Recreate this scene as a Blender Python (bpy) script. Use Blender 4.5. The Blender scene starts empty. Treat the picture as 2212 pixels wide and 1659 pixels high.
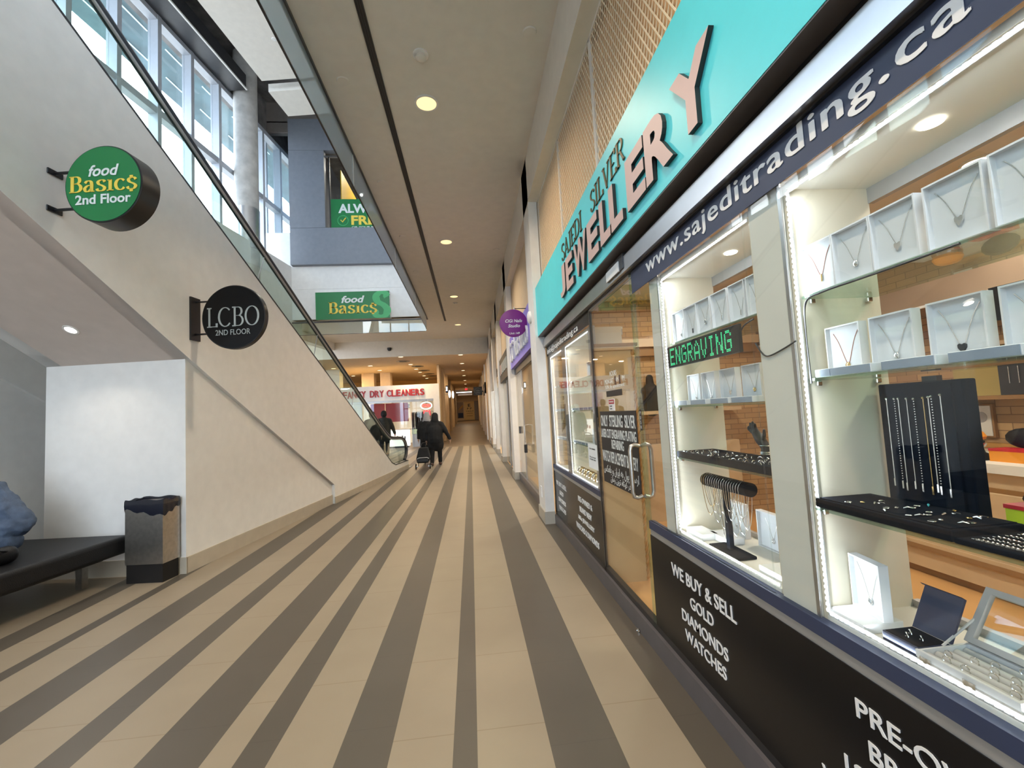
import bpy, bmesh, math, random
from mathutils import Vector, Matrix
random.seed(7)
C = bpy.context.scene.collection
SC = bpy.context.scene
R = math.radians
PI = math.pi

# ------------------------------------------------------------------ camera
F_PX = 940.0
yaw, pitch, roll = R(5.60), R(3.79), R(-3.12)
_f = Vector((math.sin(yaw)*math.cos(pitch), math.cos(yaw)*math.cos(pitch), math.sin(pitch)))
_r0 = Vector((math.cos(yaw), -math.sin(yaw), 0))
_u0 = _r0.cross(_f)
_r = _r0*math.cos(roll) + _u0*math.sin(roll)
_u = -_r0*math.sin(roll) + _u0*math.cos(roll)
cd = bpy.data.cameras.new('camera')
cd.sensor_width = 36.0
cd.lens = F_PX/2212*36
cd.clip_start = 0.05
cd.clip_end = 400
cam = bpy.data.objects.new('camera', cd)
C.objects.link(cam)
cam.matrix_world = Matrix(((_r.x, _u.x, -_f.x, 0), (_r.y, _u.y, -_f.y, 0), (_r.z, _u.z, -_f.z, 1.4), (0, 0, 0, 1)))
SC.camera = cam

# ------------------------------------------------------------------ render look
SC.view_settings.view_transform = 'Standard'
SC.view_settings.look = 'None'
SC.view_settings.gamma = 1.0
SC.view_settings.exposure = 0.02
SC.view_settings.use_curve_mapping = False
cy = SC.cycles
cy.use_denoising = True
cy.max_bounces = 8
cy.diffuse_bounces = 4
cy.glossy_bounces = 4
cy.transmission_bounces = 4
cy.transparent_max_bounces = 24
cy.caustics_reflective = False
cy.caustics_refractive = False
cy.sample_clamp_indirect = 6.0

# ------------------------------------------------------------------ world: bright broken cloud
SKY = 7.5
w = bpy.data.worlds.new('sky')
SC.world = w
w.use_nodes = True
nt = w.node_tree
nt.nodes.clear()
N = nt.nodes.new
tc = N('ShaderNodeTexCoord')
nz = N('ShaderNodeTexNoise')
nz.inputs['Scale'].default_value = 3.2
nz.inputs['Detail'].default_value = 7
rp = N('ShaderNodeValToRGB')
rp.color_ramp.elements[0].position = 0.40
rp.color_ramp.elements[0].color = (0.40, 0.64, 1.0, 1)
rp.color_ramp.elements[1].position = 0.55
rp.color_ramp.elements[1].color = (1.45, 1.46, 1.5, 1)
bg = N('ShaderNodeBackground')
bg.inputs['Strength'].default_value = SKY
wo = N('ShaderNodeOutputWorld')
nt.links.new(tc.outputs['Generated'], nz.inputs['Vector'])
nt.links.new(nz.outputs['Fac'], rp.inputs['Fac'])
nt.links.new(rp.outputs['Color'], bg.inputs['Color'])
nt.links.new(bg.outputs[0], wo.inputs['Surface'])

# escalator frame: s runs up the escalator towards the camera, t away from the corridor
P0 = Vector((-1.818, 12.65, 0.0))
EU = Vector((0.1242, 0.9923, 0.0))
EN = Vector((0.9923, -0.1242, 0.0))
ESC = Matrix(((-EU.x, -EN.x, 0, P0.x), (-EU.y, -EN.y, 0, P0.y), (0, 0, 1, 0), (0, 0, 0, 1)))
def E2W(s, t, z): return P0 - EU*s - EN*t + Vector((0, 0, z))

WARM = (1.0, 0.82, 0.60)
NEUT = (1.0, 0.90, 0.76)
COOL = (0.86, 0.93, 1.0)
def area(name, loc, size, power, color=WARM, direc=(0, 0, -1), size_y=None, spread=None, portal=False):
    l = bpy.data.lights.new(name, 'AREA')
    l.energy = power
    l.color = color
    if size_y:
        l.shape = 'RECTANGLE'
        l.size_y = size_y
    else:
        l.shape = 'DISK'
    l.size = size
    if spread: l.spread = spread
    if portal: l.cycles.is_portal = True
    o = bpy.data.objects.new(name, l)
    C.objects.link(o)
    o.location = loc
    o.rotation_euler = Vector(direc).to_track_quat('-Z', 'Y').to_euler()
    return o
# daylight comes in through the tall glazing: portals in its plane
for s0 in (-6.0, 2.0, 10.0, 18.0):
    p = E2W(s0+4, 4.62, 8.7)
    area('glazing_portal', p, 8.0, 1, (1, 1, 1), EN, 4.2, portal=True)
area('added_upper_portal', (-1.0, -8.0, 8.6), 13.6, 1, (1, 1, 1), (0, 1, 0), 5.6, portal=True)  # portal for the added upper glazing in the back wall
area('entrance_portal', (-3.45, -8.0, 2.3), 8.7, 1, (1, 1, 1), (0, 1, 0), 4.6, portal=True)
# lamps over the corridor (one for each fitting), then those further off
for y in (-2.98, 0.74, 4.45, 8.16, 12.0, 15.8):
    area('downlight_lamp', (-0.31, y, 4.66), 0.16, 46, WARM, spread=R(130))

# ------------------------------------------------------------------ materials
_mats = {}
def lin(c): return tuple((x/255/12.92 if x/255 <= 0.04045 else ((x/255+0.055)/1.055)**2.4) for x in c)
def mat(name, col, rough=0.6, metal=0.0, emit=None, es=0.0, var=0.06, scale=8.0, bump=0.0, spec=0.5, coat=0.0):
    """principled material with a little procedural mottling (and bump)"""
    m = bpy.data.materials.new(name)
    m.use_nodes = True
    t = m.node_tree
    b = t.nodes['Principled BSDF']
    b.inputs['Roughness'].default_value = rough
    b.inputs['Metallic'].default_value = metal
    b.inputs['Specular IOR Level'].default_value = spec
    b.inputs['Coat Weight'].default_value = coat
    c = tuple(col)
    if var > 0:
        tc = t.nodes.new('ShaderNodeTexCoord')
        n = t.nodes.new('ShaderNodeTexNoise')
        n.inputs['Scale'].default_value = scale
        n.inputs['Detail'].default_value = 3
        r = t.nodes.new('ShaderNodeValToRGB')
        r.color_ramp.elements[0].position = 0.3
        r.color_ramp.elements[1].position = 0.7
        r.color_ramp.elements[0].color = tuple(max(0, x*(1-var)) for x in c)+(1,)
        r.color_ramp.elements[1].color = tuple(min(1, x*(1+var)) for x in c)+(1,)
        t.links.new(tc.outputs['Object'], n.inputs['Vector'])
        t.links.new(n.outputs['Fac'], r.inputs['Fac'])
        t.links.new(r.outputs['Color'], b.inputs['Base Color'])
        if bump > 0:
            n2 = t.nodes.new('ShaderNodeTexNoise')
            n2.inputs['Scale'].default_value = scale*12
            n2.inputs['Detail'].default_value = 3
            t.links.new(tc.outputs['Object'], n2.inputs['Vector'])
            bp = t.nodes.new('ShaderNodeBump')
            bp.inputs['Strength'].default_value = bump
            bp.inputs['Distance'].default_value = 0.01
            t.links.new(n2.outputs['Fac'], bp.inputs['Height'])
            t.links.new(bp.outputs[0], b.inputs['Normal'])
    else:
        b.inputs['Base Color'].default_value = c+(1,)
    if emit:
        b.inputs['Emission Color'].default_value = tuple(emit)+(1,)
        b.inputs['Emission Strength'].default_value = es
    _mats[name] = m
    return m
def glass(name, tint=(1, 1, 1), f0=0.04, gl=1.0, haze=0.0, hcol=(0.8, 0.9, 0.88)):
    """architectural pane: clear, tinted, mirror-like towards grazing; haze mixes in a diffuse colour for pale reflections"""
    m = bpy.data.materials.new(name)
    m.use_nodes = True
    t = m.node_tree
    t.nodes.clear()
    n = t.nodes.new
    lw = n('ShaderNodeLayerWeight')
    lw.inputs['Blend'].default_value = 0.5
    pw = n('ShaderNodeMath')
    pw.operation = 'POWER'
    pw.inputs[1].default_value = 5
    ma = n('ShaderNodeMath')
    ma.operation = 'MULTIPLY_ADD'
    ma.inputs[1].default_value = (1-f0)*gl
    ma.inputs[2].default_value = f0*gl
    tr = n('ShaderNodeBsdfTransparent')
    tr.inputs['Color'].default_value = tuple(tint)+(1,)
    gg = n('ShaderNodeBsdfGlossy')
    gg.inputs['Roughness'].default_value = 0.0
    mx = n('ShaderNodeMixShader')
    out = n('ShaderNodeOutputMaterial')
    t.links.new(lw.outputs['Facing'], pw.inputs[0])
    t.links.new(pw.outputs[0], ma.inputs[0])
    t.links.new(ma.outputs[0], mx.inputs[0])
    t.links.new(tr.outputs[0], mx.inputs[1])
    t.links.new(gg.outputs[0], mx.inputs[2])
    last = mx
    if haze > 0:
        d = n('ShaderNodeBsdfDiffuse')
        d.inputs['Color'].default_value = tuple(hcol)+(1,)
        m2 = n('ShaderNodeMixShader')
        m2.inputs[0].default_value = haze
        t.links.new(mx.outputs[0], m2.inputs[1])
        t.links.new(d.outputs[0], m2.inputs[2])
        last = m2
    t.links.new(last.outputs[0], out.inputs['Surface'])
    return m
def emis(name, col, strength): return mat(name, (0.8*col[0], 0.8*col[1], 0.8*col[2]), 0.5, emit=col, es=strength, var=0)

def brick_mat(name, c1, c2, mortar, bw=0.2, bh=0.065, axis='X'):
    m = mat(name, c1, 0.8, var=0)
    t = m.node_tree
    b = t.nodes['Principled BSDF']
    tc = t.nodes.new('ShaderNodeTexCoord')
    sp = t.nodes.new('ShaderNodeSeparateXYZ')
    cb = t.nodes.new('ShaderNodeCombineXYZ')
    br = t.nodes.new('ShaderNodeTexBrick')
    br.inputs['Color1'].default_value = c1+(1,)
    br.inputs['Color2'].default_value = c2+(1,)
    br.inputs['Mortar'].default_value = mortar+(1,)
    br.inputs['Scale'].default_value = 1
    br.inputs['Brick Width'].default_value = bw
    br.inputs['Row Height'].default_value = bh
    br.inputs['Mortar Size'].default_value = 0.004
    t.links.new(tc.outputs['Object'], sp.inputs[0])
    t.links.new(sp.outputs['Y' if axis == 'X' else 'X'], cb.inputs[0])
    t.links.new(sp.outputs['Z'], cb.inputs[1])
    t.links.new(cb.outputs[0], br.inputs['Vector'])
    t.links.new(br.outputs['Color'], b.inputs['Base Color'])
    return m

# floor: stripes of dark and light tile along the corridor, plain brown further on
def floor_mat():
    m = mat('floor_tile', (0.5, 0.4, 0.3), 0.42, var=0)
    t = m.node_tree
    b = t.nodes['Principled BSDF']
    n = t.nodes.new
    L = t.links.new
    def math_(op, a, bb=None, c=None):
        x = n('ShaderNodeMath')
        x.operation = op
        for i, v in enumerate((a, bb, c)):
            if v is None: continue
            if isinstance(v, (int, float)): x.inputs[i].default_value = v
            else: L(v, x.inputs[i])
        return x.outputs[0]
    tc = n('ShaderNodeTexCoord')
    sp = n('ShaderNodeSeparateXYZ')
    L(tc.outputs['Object'], sp.inputs[0])
    X, Y = sp.outputs['X'], sp.outputs['Y']
    edges = [-3.396, -3.192, -2.905, -2.807, -2.512, -2.233, -1.929, -1.783, -1.494, -1.203, -1.064, -0.916,
             -0.629, -0.415, -0.141, -0.042, 0.247, 0.543, 0.833]
    lo, hi = -4.0, 1.2
    fx = math_('DIVIDE', math_('SUBTRACT', X, lo), hi-lo)
    def ramp(vals):
        r = n('ShaderNodeValToRGB')
        r.color_ramp.interpolation = 'CONSTANT'
        el = r.color_ramp.elements
        el[0].position = 0
        el[0].color = vals[0]
        el.remove(el[1])
        for e_, v in zip(edges, vals[1:]):
            k = el.new((e_-lo)/(hi-lo))
            k.color = v
        L(fx, r.inputs[0])
        return r.outputs[0]
    isd = ramp([(float(i % 2),)*3+(1,) for i in range(len(edges)+1)])
    rnd = random.Random(3)
    off = ramp([(rnd.random(),)*3+(1,) for i in range(len(edges)+1)])
    fy = math_('FRACT', math_('ADD', math_('DIVIDE', Y, 0.607), off))
    joint = math_('LESS_THAN', fy, 0.009)
    nz = n('ShaderNodeTexNoise')
    nz.inputs['Scale'].default_value = 3.0
    nz.inputs['Detail'].default_value = 6
    L(tc.outputs['Object'], nz.inputs['Vector'])
    def mix(f, a, c2):
        x = n('ShaderNodeMix')
        x.data_type = 'RGBA'
        for s_, v in ((0, f), (6, a), (7, c2)):
            if isinstance(v, tuple): x.inputs[s_].default_value = v
            elif isinstance(v, float): x.inputs[s_].default_value = v
            else: L(v, x.inputs[s_])
        return x.outputs[2]
    light = mix(nz.outputs['Fac'], (0.29, 0.235, 0.168, 1), (0.345, 0.283, 0.205, 1))
    dark = mix(nz.outputs['Fac'], (0.088, 0.074, 0.057, 1), (0.105, 0.089, 0.07, 1))
    light = mix(math_('MULTIPLY', joint, 0.6), light, (0.22, 0.16, 0.10, 1))
    dark = mix(math_('MULTIPLY', joint, 0.25), dark, (0.06, 0.05, 0.04, 1))
    st = mix(isd, light, dark)
    br = n('ShaderNodeTexBrick')
    for k, v in (('Color1', (0.17, 0.125, 0.08, 1)), ('Color2', (0.15, 0.11, 0.07, 1)), ('Mortar', (0.09, 0.065, 0.04, 1))): br.inputs[k].default_value = v
    br.inputs['Scale'].default_value = 1
    br.inputs['Brick Width'].default_value = 0.6
    br.inputs['Row Height'].default_value = 0.6
    br.inputs['Mortar Size'].default_value = 0.004
    L(tc.outputs['Object'], br.inputs['Vector'])
    col = mix(math_('GREATER_THAN', Y, 20.2), st, br.outputs['Color'])
    L(col, b.inputs['Base Color'])
    return m

M = {}
def mk(key, *a, **k): M[key] = mat(key, *a, **k)
mk('white_paint', (0.82, 0.80, 0.77), 0.55, var=0.03)
mk('ceiling_paint', (0.76, 0.71, 0.64), 0.7, var=0.03)
mk('warm_lit_paint', (0.66, 0.52, 0.36), 0.7, var=0.04)  # warm lamplight is put into this paint colour
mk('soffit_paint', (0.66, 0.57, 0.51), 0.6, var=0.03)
mk('taupe_paint', (0.26, 0.225, 0.20), 0.7, var=0.06)
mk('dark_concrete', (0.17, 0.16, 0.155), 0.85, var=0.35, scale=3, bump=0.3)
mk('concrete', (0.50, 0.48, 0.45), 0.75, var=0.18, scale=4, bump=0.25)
mk('base_tile', (0.50, 0.44, 0.35), 0.45, var=0.05)
mk('grey_base_tile', (0.42, 0.39, 0.33), 0.45, var=0.05)
mk('kerb_grey', (0.11, 0.10, 0.105), 0.38, var=0.08)
mk('black_metal', (0.012, 0.012, 0.014), 0.35, var=0.05)
mk('black_plastic', (0.015, 0.015, 0.017), 0.5, var=0.05)
mk('dark_frame', (0.06, 0.06, 0.065), 0.4, 0.4, var=0.05)
mk('alu', (0.55, 0.55, 0.56), 0.28, 0.95, var=0.04)
mk('alu_matt', (0.42, 0.42, 0.42), 0.45, 0.6, var=0.05)
mk('chrome', (0.75, 0.75, 0.74), 0.12, 1.0, var=0.02)
mk('steel_brushed', (0.50, 0.47, 0.43), 0.33, 1.0, var=0.1, scale=30)
mk('mullion', (0.42, 0.44, 0.48), 0.45, 0.2, var=0.03)
mk('grey_cladding', (0.20, 0.215, 0.25), 0.45, var=0.05)
mk('teal', lin((88, 216, 226)), 0.42, var=0.02)
mk('letter_face', lin((205, 175, 168)), 0.5, var=0.02)
mk('letter_side', (0.02, 0.02, 0.02), 0.5, var=0.02)
mk('gold_letter', (0.13, 0.085, 0.03), 0.45, 0.3, var=0.05)
mk('white_vinyl', (0.80, 0.80, 0.80), 0.5, var=0.02)
mk('black_gloss', (0.006, 0.006, 0.007), 0.22, var=0.05, spec=0.22)
mk('navy_band', (0.030, 0.042, 0.090), 0.5, var=0.05)
mk('green_sign', lin((22, 118, 62)), 0.4, var=0.05, scale=2)
mk('green_light', lin((66, 172, 104)), 0.4, var=0.02)
mk('yellow_letter', lin((236, 205, 80)), 0.5, var=0.02)
mk('white_letter', lin((222, 226, 224)), 0.5, var=0.02)
mk('purple_sign', lin((122, 40, 128)), 0.5, var=0.03)
mk('lavender', lin((150, 135, 225)), 0.5, var=0.03)
mk('silver_letter', lin((176, 180, 176)), 0.5, var=0.02)
mk('red_letter', lin((168, 30, 40)), 0.5, var=0.03)
mk('red_board', lin((150, 18, 30)), 0.6, var=0.05)
mk('black_leather', (0.009, 0.009, 0.010), 0.45, var=0.1, scale=14, bump=0.25, spec=0.25)
mk('bag_plastic', (0.010, 0.012, 0.022), 0.22, var=0.1)
mk('mesh_back', lin((222, 180, 132)), 0.8, var=0.05)  # colour lightened for warm cove light that has no lamp here
mk('mesh_wire', lin((240, 222, 192)), 0.6, var=0.04)
mk('case_white', (0.80, 0.78, 0.70), 0.5, var=0.02)
mk('case_cream', (0.80, 0.73, 0.58), 0.5, var=0.03)
mk('box_white', (0.82, 0.83, 0.84), 0.5, var=0.02)
mk('box_grey', lin((150, 165, 182)), 0.5, var=0.05)
mk('silver', (0.90, 0.89, 0.87), 0.22, 1.0, var=0.08, scale=60)
mk('gold', (0.85, 0.60, 0.26), 0.18, 1.0, var=0.06, scale=60)
mk('rose_cord', (0.42, 0.20, 0.15), 0.6, var=0.1)
mk('velvet', (0.006, 0.009, 0.016), 0.95, var=0.2, scale=40, spec=0.08)
mk('navy_card', (0.018, 0.03, 0.075), 0.6, var=0.08)
mk('turquoise', (0.05, 0.35, 0.42), 0.4, var=0.05)
mk('wood_cream', lin((205, 178, 140)), 0.5, var=0.05)
mk('wood_line', lin((150, 112, 70)), 0.5, var=0.05)
mk('tan_panel', lin((188, 164, 122)), 0.35, var=0.03)
mk('rope_gold', lin((190, 140, 70)), 0.45, var=0.1)
mk('shop_taupe', lin((150, 128, 108)), 0.6, var=0.1, scale=3)
mk('shop_ceiling', (0.70, 0.64, 0.54), 0.7, var=0.03)
mk('paper', (0.80, 0.84, 0.87), 0.7, var=0.03)
mk('lime', lin((190, 200, 40)), 0.5, var=0.03)
mk('ochre', lin((188, 168, 104)), 0.6, var=0.05)
mk('red_trim', lin((190, 30, 40)), 0.5, var=0.03)
mk('orange', lin((235, 150, 40)), 0.5, var=0.03)
mk('ring_tray', (0.60, 0.58, 0.56), 0.7, var=0.04)
mk('denim', lin((72, 86, 108)), 0.8, var=0.25, scale=14, bump=0.35)
mk('black_cloth', (0.010, 0.010, 0.011), 0.85, var=0.15, scale=20)
mk('olive_cloth', (0.025, 0.027, 0.022), 0.85, var=0.2, scale=20)
mk('grey_knit', (0.42, 0.40, 0.41), 0.9, var=0.1, scale=40)
mk('skin', (0.50, 0.31, 0.22), 0.55, var=0.05)
mk('shoe_brown', (0.10, 0.05, 0.035), 0.6, var=0.1)
mk('light_jean', (0.26, 0.34, 0.45), 0.8, var=0.1, scale=30)
mk('rail_rubber', (0.028, 0.032, 0.042), 0.35, var=0.1)
mk('rubber', (0.016, 0.014, 0.013), 0.6, var=0.1, spec=0.2)
mk('gold_wall', lin((225, 178, 100)), 0.7, var=0.05)
mk('poster', lin((222, 190, 130)), 0.6, var=0.04)
mk('clothes_a', (0.06, 0.05, 0.05), 0.9, var=0.3, scale=12)
mk('clothes_b', (0.45, 0.42, 0.34), 0.9, var=0.2, scale=12)
mk('yellow_sheet', lin((240, 190, 30)), 0.5, var=0.03)
mk('shop_floor', lin((214, 164, 104)), 0.4, var=0.08, scale=2)
mk('canopy_soffit', (0.07, 0.14, 0.17), 0.5, var=0.35, scale=1.2)  # teal tint puts the glare of the glazing into the soffit colour
G_DISPLAY = glass('display_glass', (0.97, 0.985, 0.98), 0.036)
G_PLAIN = glass('clear_glass', (0.96, 0.98, 0.97), 0.045)
G_SHELF = glass('shelf_glass', (0.80, 0.93, 0.88), 0.07)
G_BAL = glass('balustrade_glass', (0.88, 0.95, 0.91), 0.06)
G_SMOKE = glass('smoke_curtain_glass', (0.82, 0.88, 0.92), 0.07, haze=0.32, hcol=(0.66, 0.78, 0.88))  # bluish diffuse share stands in for reflections along the curtain
G_ENTRY = glass('entrance_glass', (0.66, 0.70, 0.72), 0.06)
G_WIN = glass('glazing_glass', (0.93, 0.97, 0.98), 0.06)
E_LED = emis('led_white', (0.93, 0.96, 1.0), 9)
E_PUCK = emis('puck_light', (1.0, 0.93, 0.80), 10)
E_DOWN = emis('downlight_glow', (1.0, 0.74, 0.36), 1.35)
E_FAR = emis('far_light_glow', (1.0, 0.80, 0.50), 3.0)
E_WHITE = emis('white_light', (0.95, 0.97, 1.0), 4.0)
E_STRIP = emis('strip_glow', (0.8, 0.95, 1.0), 0.9)
E_GREEN = emis('green_led', (0.08, 0.95, 0.42), 0.75)
E_RED = emis('red_neon', (1.0, 0.05, 0.06), 2.2)
E_RING = emis('ring_neon', (0.75, 0.95, 1.0), 2.4)
E_COUNTER = emis('counter_glow', (1.0, 0.98, 0.92), 1.3)
BRICK = brick_mat('brick_wall', lin((196, 160, 112)), lin((176, 140, 98)), lin((140, 108, 76)))
BRICKY = brick_mat('brick_wall_side', lin((196, 160, 112)), lin((176, 140, 98)), lin((140, 108, 76)), axis='Y')

# ------------------------------------------------------------------ mesh helpers
class MB:
    def __init__(s, T=None):
        s.v, s.f, s.T = [], [], T
    def add(s, vs, fs):
        b = len(s.v)
        s.v += [Vector(p) if s.T is None else s.T @ Vector(p) for p in vs]
        s.f += [tuple(b+i for i in q) for q in fs]
        return s
    def box(s, x0, x1, y0, y1, z0, z1):
        return s.add([(x, y, z) for z in (z0, z1) for y in (y0, y1) for x in (x0, x1)],
                     [(0, 2, 3, 1), (4, 5, 7, 6), (0, 1, 5, 4), (2, 6, 7, 3), (0, 4, 6, 2), (1, 3, 7, 5)])
    def prism(s, poly, fn, d0, d1):
        n = len(poly)
        vs = [fn(a, b, d0) for a, b in poly]+[fn(a, b, d1) for a, b in poly]
        return s.add(vs, [tuple(range(n)), tuple(range(2*n-1, n-1, -1))]+[(i, (i+1) % n, n+(i+1) % n, n+i) for i in range(n)])
    def tube(s, pts, r, n=8, closed=False, caps=True, flat=1.0):
        pts = [Vector(p) for p in pts]
        m = len(pts)
        rs = r if isinstance(r, (list, tuple)) else [r]*m
        vs, fs = [], []
        up = None
        for i, p in enumerate(pts):
            a = pts[(i-1) % m] if (closed or i > 0) else p
            c = pts[(i+1) % m] if (closed or i < m-1) else p
            d = (c-a)
            d = d.normalized() if d.length > 1e-9 else Vector((0, 0, 1))
            if up is None:
                up = Vector((0, 0, 1)) if abs(d.z) < 0.9 else Vector((0, 1, 0))
            e1 = d.cross(up)
            if e1.length < 1e-4: e1 = d.orthogonal()
            e1.normalize()
            e2 = e1.cross(d).normalized()
            up = e2
            for k in range(n):
                an = 2*PI*k/n
                vs.append(p+e1*math.cos(an)*rs[i]+e2*math.sin(an)*rs[i]*flat)
        for i in range(m if closed else m-1):
            j = (i+1) % m
            for k in range(n):
                fs.append((i*n+k, i*n+(k+1) % n, j*n+(k+1) % n, j*n+k))
        if caps and not closed:
            fs += [tuple(range(n-1, -1, -1)), tuple((m-1)*n+k for k in range(n))]
        return s.add(vs, fs)
    def lathe(s, prof, c=(0, 0, 0), ax=(0, 0, 1), n=24, caps=True):
        ax = Vector(ax).normalized()
        e1 = ax.orthogonal().normalized()
        e2 = ax.cross(e1)
        c = Vector(c)
        vs = [c+ax*z+(e1*math.cos(2*PI*k/n)+e2*math.sin(2*PI*k/n))*r for r, z in prof for k in range(n)]
        m = len(prof)
        fs = [(i*n+k, i*n+(k+1) % n, (i+1)*n+(k+1) % n, (i+1)*n+k) for i in range(m-1) for k in range(n)]
        if caps: fs += [tuple(range(n-1, -1, -1)), tuple((m-1)*n+k for k in range(n))]
        else: fs += [((m-1)*n+k, (m-1)*n+(k+1) % n, (k+1) % n, k) for k in range(n)]
        return s.add(vs, fs)
    def cyl(s, a, b, r, n=16):
        a, b = Vector(a), Vector(b)
        return s.lathe([(r, 0), (r, (b-a).length)], a, b-a, n)
    def ball(s, c, r, n=10, sc=(1, 1, 1)):
        vs, fs = [], []
        h = n//2
        for i in range(1, h):
            th = PI*i/h
            for k in range(n):
                ph = 2*PI*k/n
                vs.append((c[0]+r*sc[0]*math.sin(th)*math.cos(ph), c[1]+r*sc[1]*math.sin(th)*math.sin(ph), c[2]+r*sc[2]*math.cos(th)))
        top, bot = len(vs), len(vs)+1
        vs += [(c[0], c[1], c[2]+r*sc[2]), (c[0], c[1], c[2]-r*sc[2])]
        for i in range(h-2):
            for k in range(n): fs.append((i*n+k, (i+1)*n+k, (i+1)*n+(k+1) % n, i*n+(k+1) % n))
        for k in range(n):
            fs.append((top, k, (k+1) % n))
            fs.append((bot, (h-2)*n+(k+1) % n, (h-2)*n+k))
        return s.add(vs, fs)
    def cone(s, a, b, ra, rb, n=12):
        """capsule between two points with different radii"""
        a, b = Vector(a), Vector(b)
        s.tube([a, b], [ra, rb], n)
        s.ball(a, ra, n)
        return s.ball(b, rb, n)
    def build(s, name, material, parent=None, smooth=False, bevel=0.0, local=False, seg=2):
        me = bpy.data.meshes.new(name)
        off = Vector((0, 0, 0))
        p = parent
        while p is not None and not local:
            off = off+p.location
            p = p.parent
        vs = [v-off for v in s.v]
        me.from_pydata([tuple(v) for v in vs], [], s.f)
        bm = bmesh.new()
        bm.from_mesh(me)
        bmesh.ops.recalc_face_normals(bm, faces=bm.faces)
        bm.to_mesh(me)
        bm.free()
        if smooth:
            me.polygons.foreach_set('use_smooth', [True]*len(me.polygons))
            try: me.set_sharp_from_angle(angle=R(40))
            except Exception: pass
        o = bpy.data.objects.new(name, me)
        me.materials.append(M[material] if isinstance(material, str) else material)
        C.objects.link(o)
        if parent is not None: o.parent = parent
        if bevel > 0:
            b = o.modifiers.new('bevel', 'BEVEL')
            b.width = bevel
            b.segments = seg
            b.limit_method = 'ANGLE'
        return o
def B(x0, x1, y0, y1, z0, z1, T=None): return MB(T).box(x0, x1, y0, y1, z0, z1)
def tag(o, label, cat, group=None, kind=None):
    if label: o['label'] = label
    if cat: o['category'] = cat
    if group: o['group'] = group
    if kind: o['kind'] = kind
    return o
def thing(name, label, cat, loc=(0, 0, 0), group=None):
    o = bpy.data.objects.new(name, None)
    o.empty_display_size = 0.1
    C.objects.link(o)
    o.location = loc
    return tag(o, label, cat, group)
def struct(name, mb, m, label=None, **k):
    o = mb.build(name, m, **k)
    o['kind'] = 'structure'
    if label: o['label'] = label
    return o
def dup(root, loc, label, group=None):
    r = root.copy()
    C.objects.link(r)
    r.location = loc
    r['label'] = label
    if group: r['group'] = group
    for ch in list(root.children):
        c = ch.copy()
        C.objects.link(c)
        c.parent = r
        for g in list(ch.children):
            d = g.copy()
            C.objects.link(d)
            d.parent = c
    return r

def fit_mesh(me_verts, faces, O, U, V, D, name, m, parent, side=None):
    """place 2.5D lettering (unit box 0..1 x 0..1, depth 0..1) at O with edges U, V and depth D"""
    mb = MB()
    mb.add([O+U*x+V*y+D*z for x, y, z in me_verts], faces)
    o = mb.build(name, m, parent)
    if side is not None:
        o.data.materials.append(M[side])
        dn = D.normalized()
        for p in o.data.polygons:
            if abs(p.normal.dot(dn)) < 0.6: p.material_index = 1
    return o
def text(s_, O, U, V, D, name, m, parent, off=0.0, shear=0.0, side=None, ext=0.5, sp=1.0, line=None, bold=0.0):
    """letters of the built-in font fitted into the parallelogram O, U (along), V (up), D (depth)"""
    cu = bpy.data.curves.new('t', 'FONT')
    cu.body = s_
    cu.size = 1
    cu.extrude = ext
    cu.offset = off
    cu.shear = shear
    cu.space_character = sp
    cu.resolution_u = 4
    cu.align_x = 'CENTER'
    if line: cu.space_line = line
    t = bpy.data.objects.new('t', cu)
    me = bpy.data.meshes.new_from_object(t)
    vs = [v.co.copy() for v in me.vertices]
    fs = [tuple(p.vertices) for p in me.polygons]
    if bold > 0:
        n0, v0, f0_ = len(vs), list(vs), list(fs)
        for q_, (dx, dy) in enumerate(((bold, 0), (-bold, 0), (0, bold*.6), (0, -bold*.6))):
            vs += [v+Vector((dx, dy, .06*(q_+1))) for v in v0]
            fs += [tuple(i+n0*(q_+1) for i in f_) for f_ in f0_]
    bpy.data.objects.remove(t)
    bpy.data.curves.remove(cu)
    bpy.data.meshes.remove(me)
    if not vs: return None
    x0, x1 = min(v.x for v in vs), max(v.x for v in vs)
    y0, y1 = min(v.y for v in vs), max(v.y for v in vs)
    z0, z1 = min(v.z for v in vs), max(v.z for v in vs)
    vv = [((v.x-x0)/(x1-x0), (v.y-y0)/(y1-y0), (v.z-z0)/max(z1-z0, 1e-6)) for v in vs]
    return fit_mesh(vv, fs, Vector(O), Vector(U), Vector(V), Vector(D), name, m, parent, side)

# serif lettering drawn with a broad nib
def arc(cx, cy, rx, ry, a0, a1, n=14): return [(cx+rx*math.cos(R(a0+(a1-a0)*i/n)), cy+ry*math.sin(R(a0+(a1-a0)*i/n))) for i in range(n+1)]
def cat_(p, n=8):
    out = []
    for i in range(len(p)-1):
        a, b, c, d = p[max(i-1, 0)], p[i], p[i+1], p[min(i+2, len(p)-1)]
        for k in range(n):
            t = k/n
            out.append(tuple(0.5*((2*b[j])+(-a[j]+c[j])*t+(2*a[j]-5*b[j]+4*c[j]-d[j])*t*t+(-a[j]+3*b[j]-3*c[j]+d[j])*t**3) for j in range(len(a))))
    return out+[p[-1]]
_S = [(0.56, 0.80), (0.46, 0.95), (0.27, 0.96), (0.12, 0.82), (0.18, 0.62), (0.42, 0.46), (0.55, 0.28), (0.46, 0.08), (0.28, 0.03), (0.12, 0.08), (0.05, 0.24)]
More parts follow.
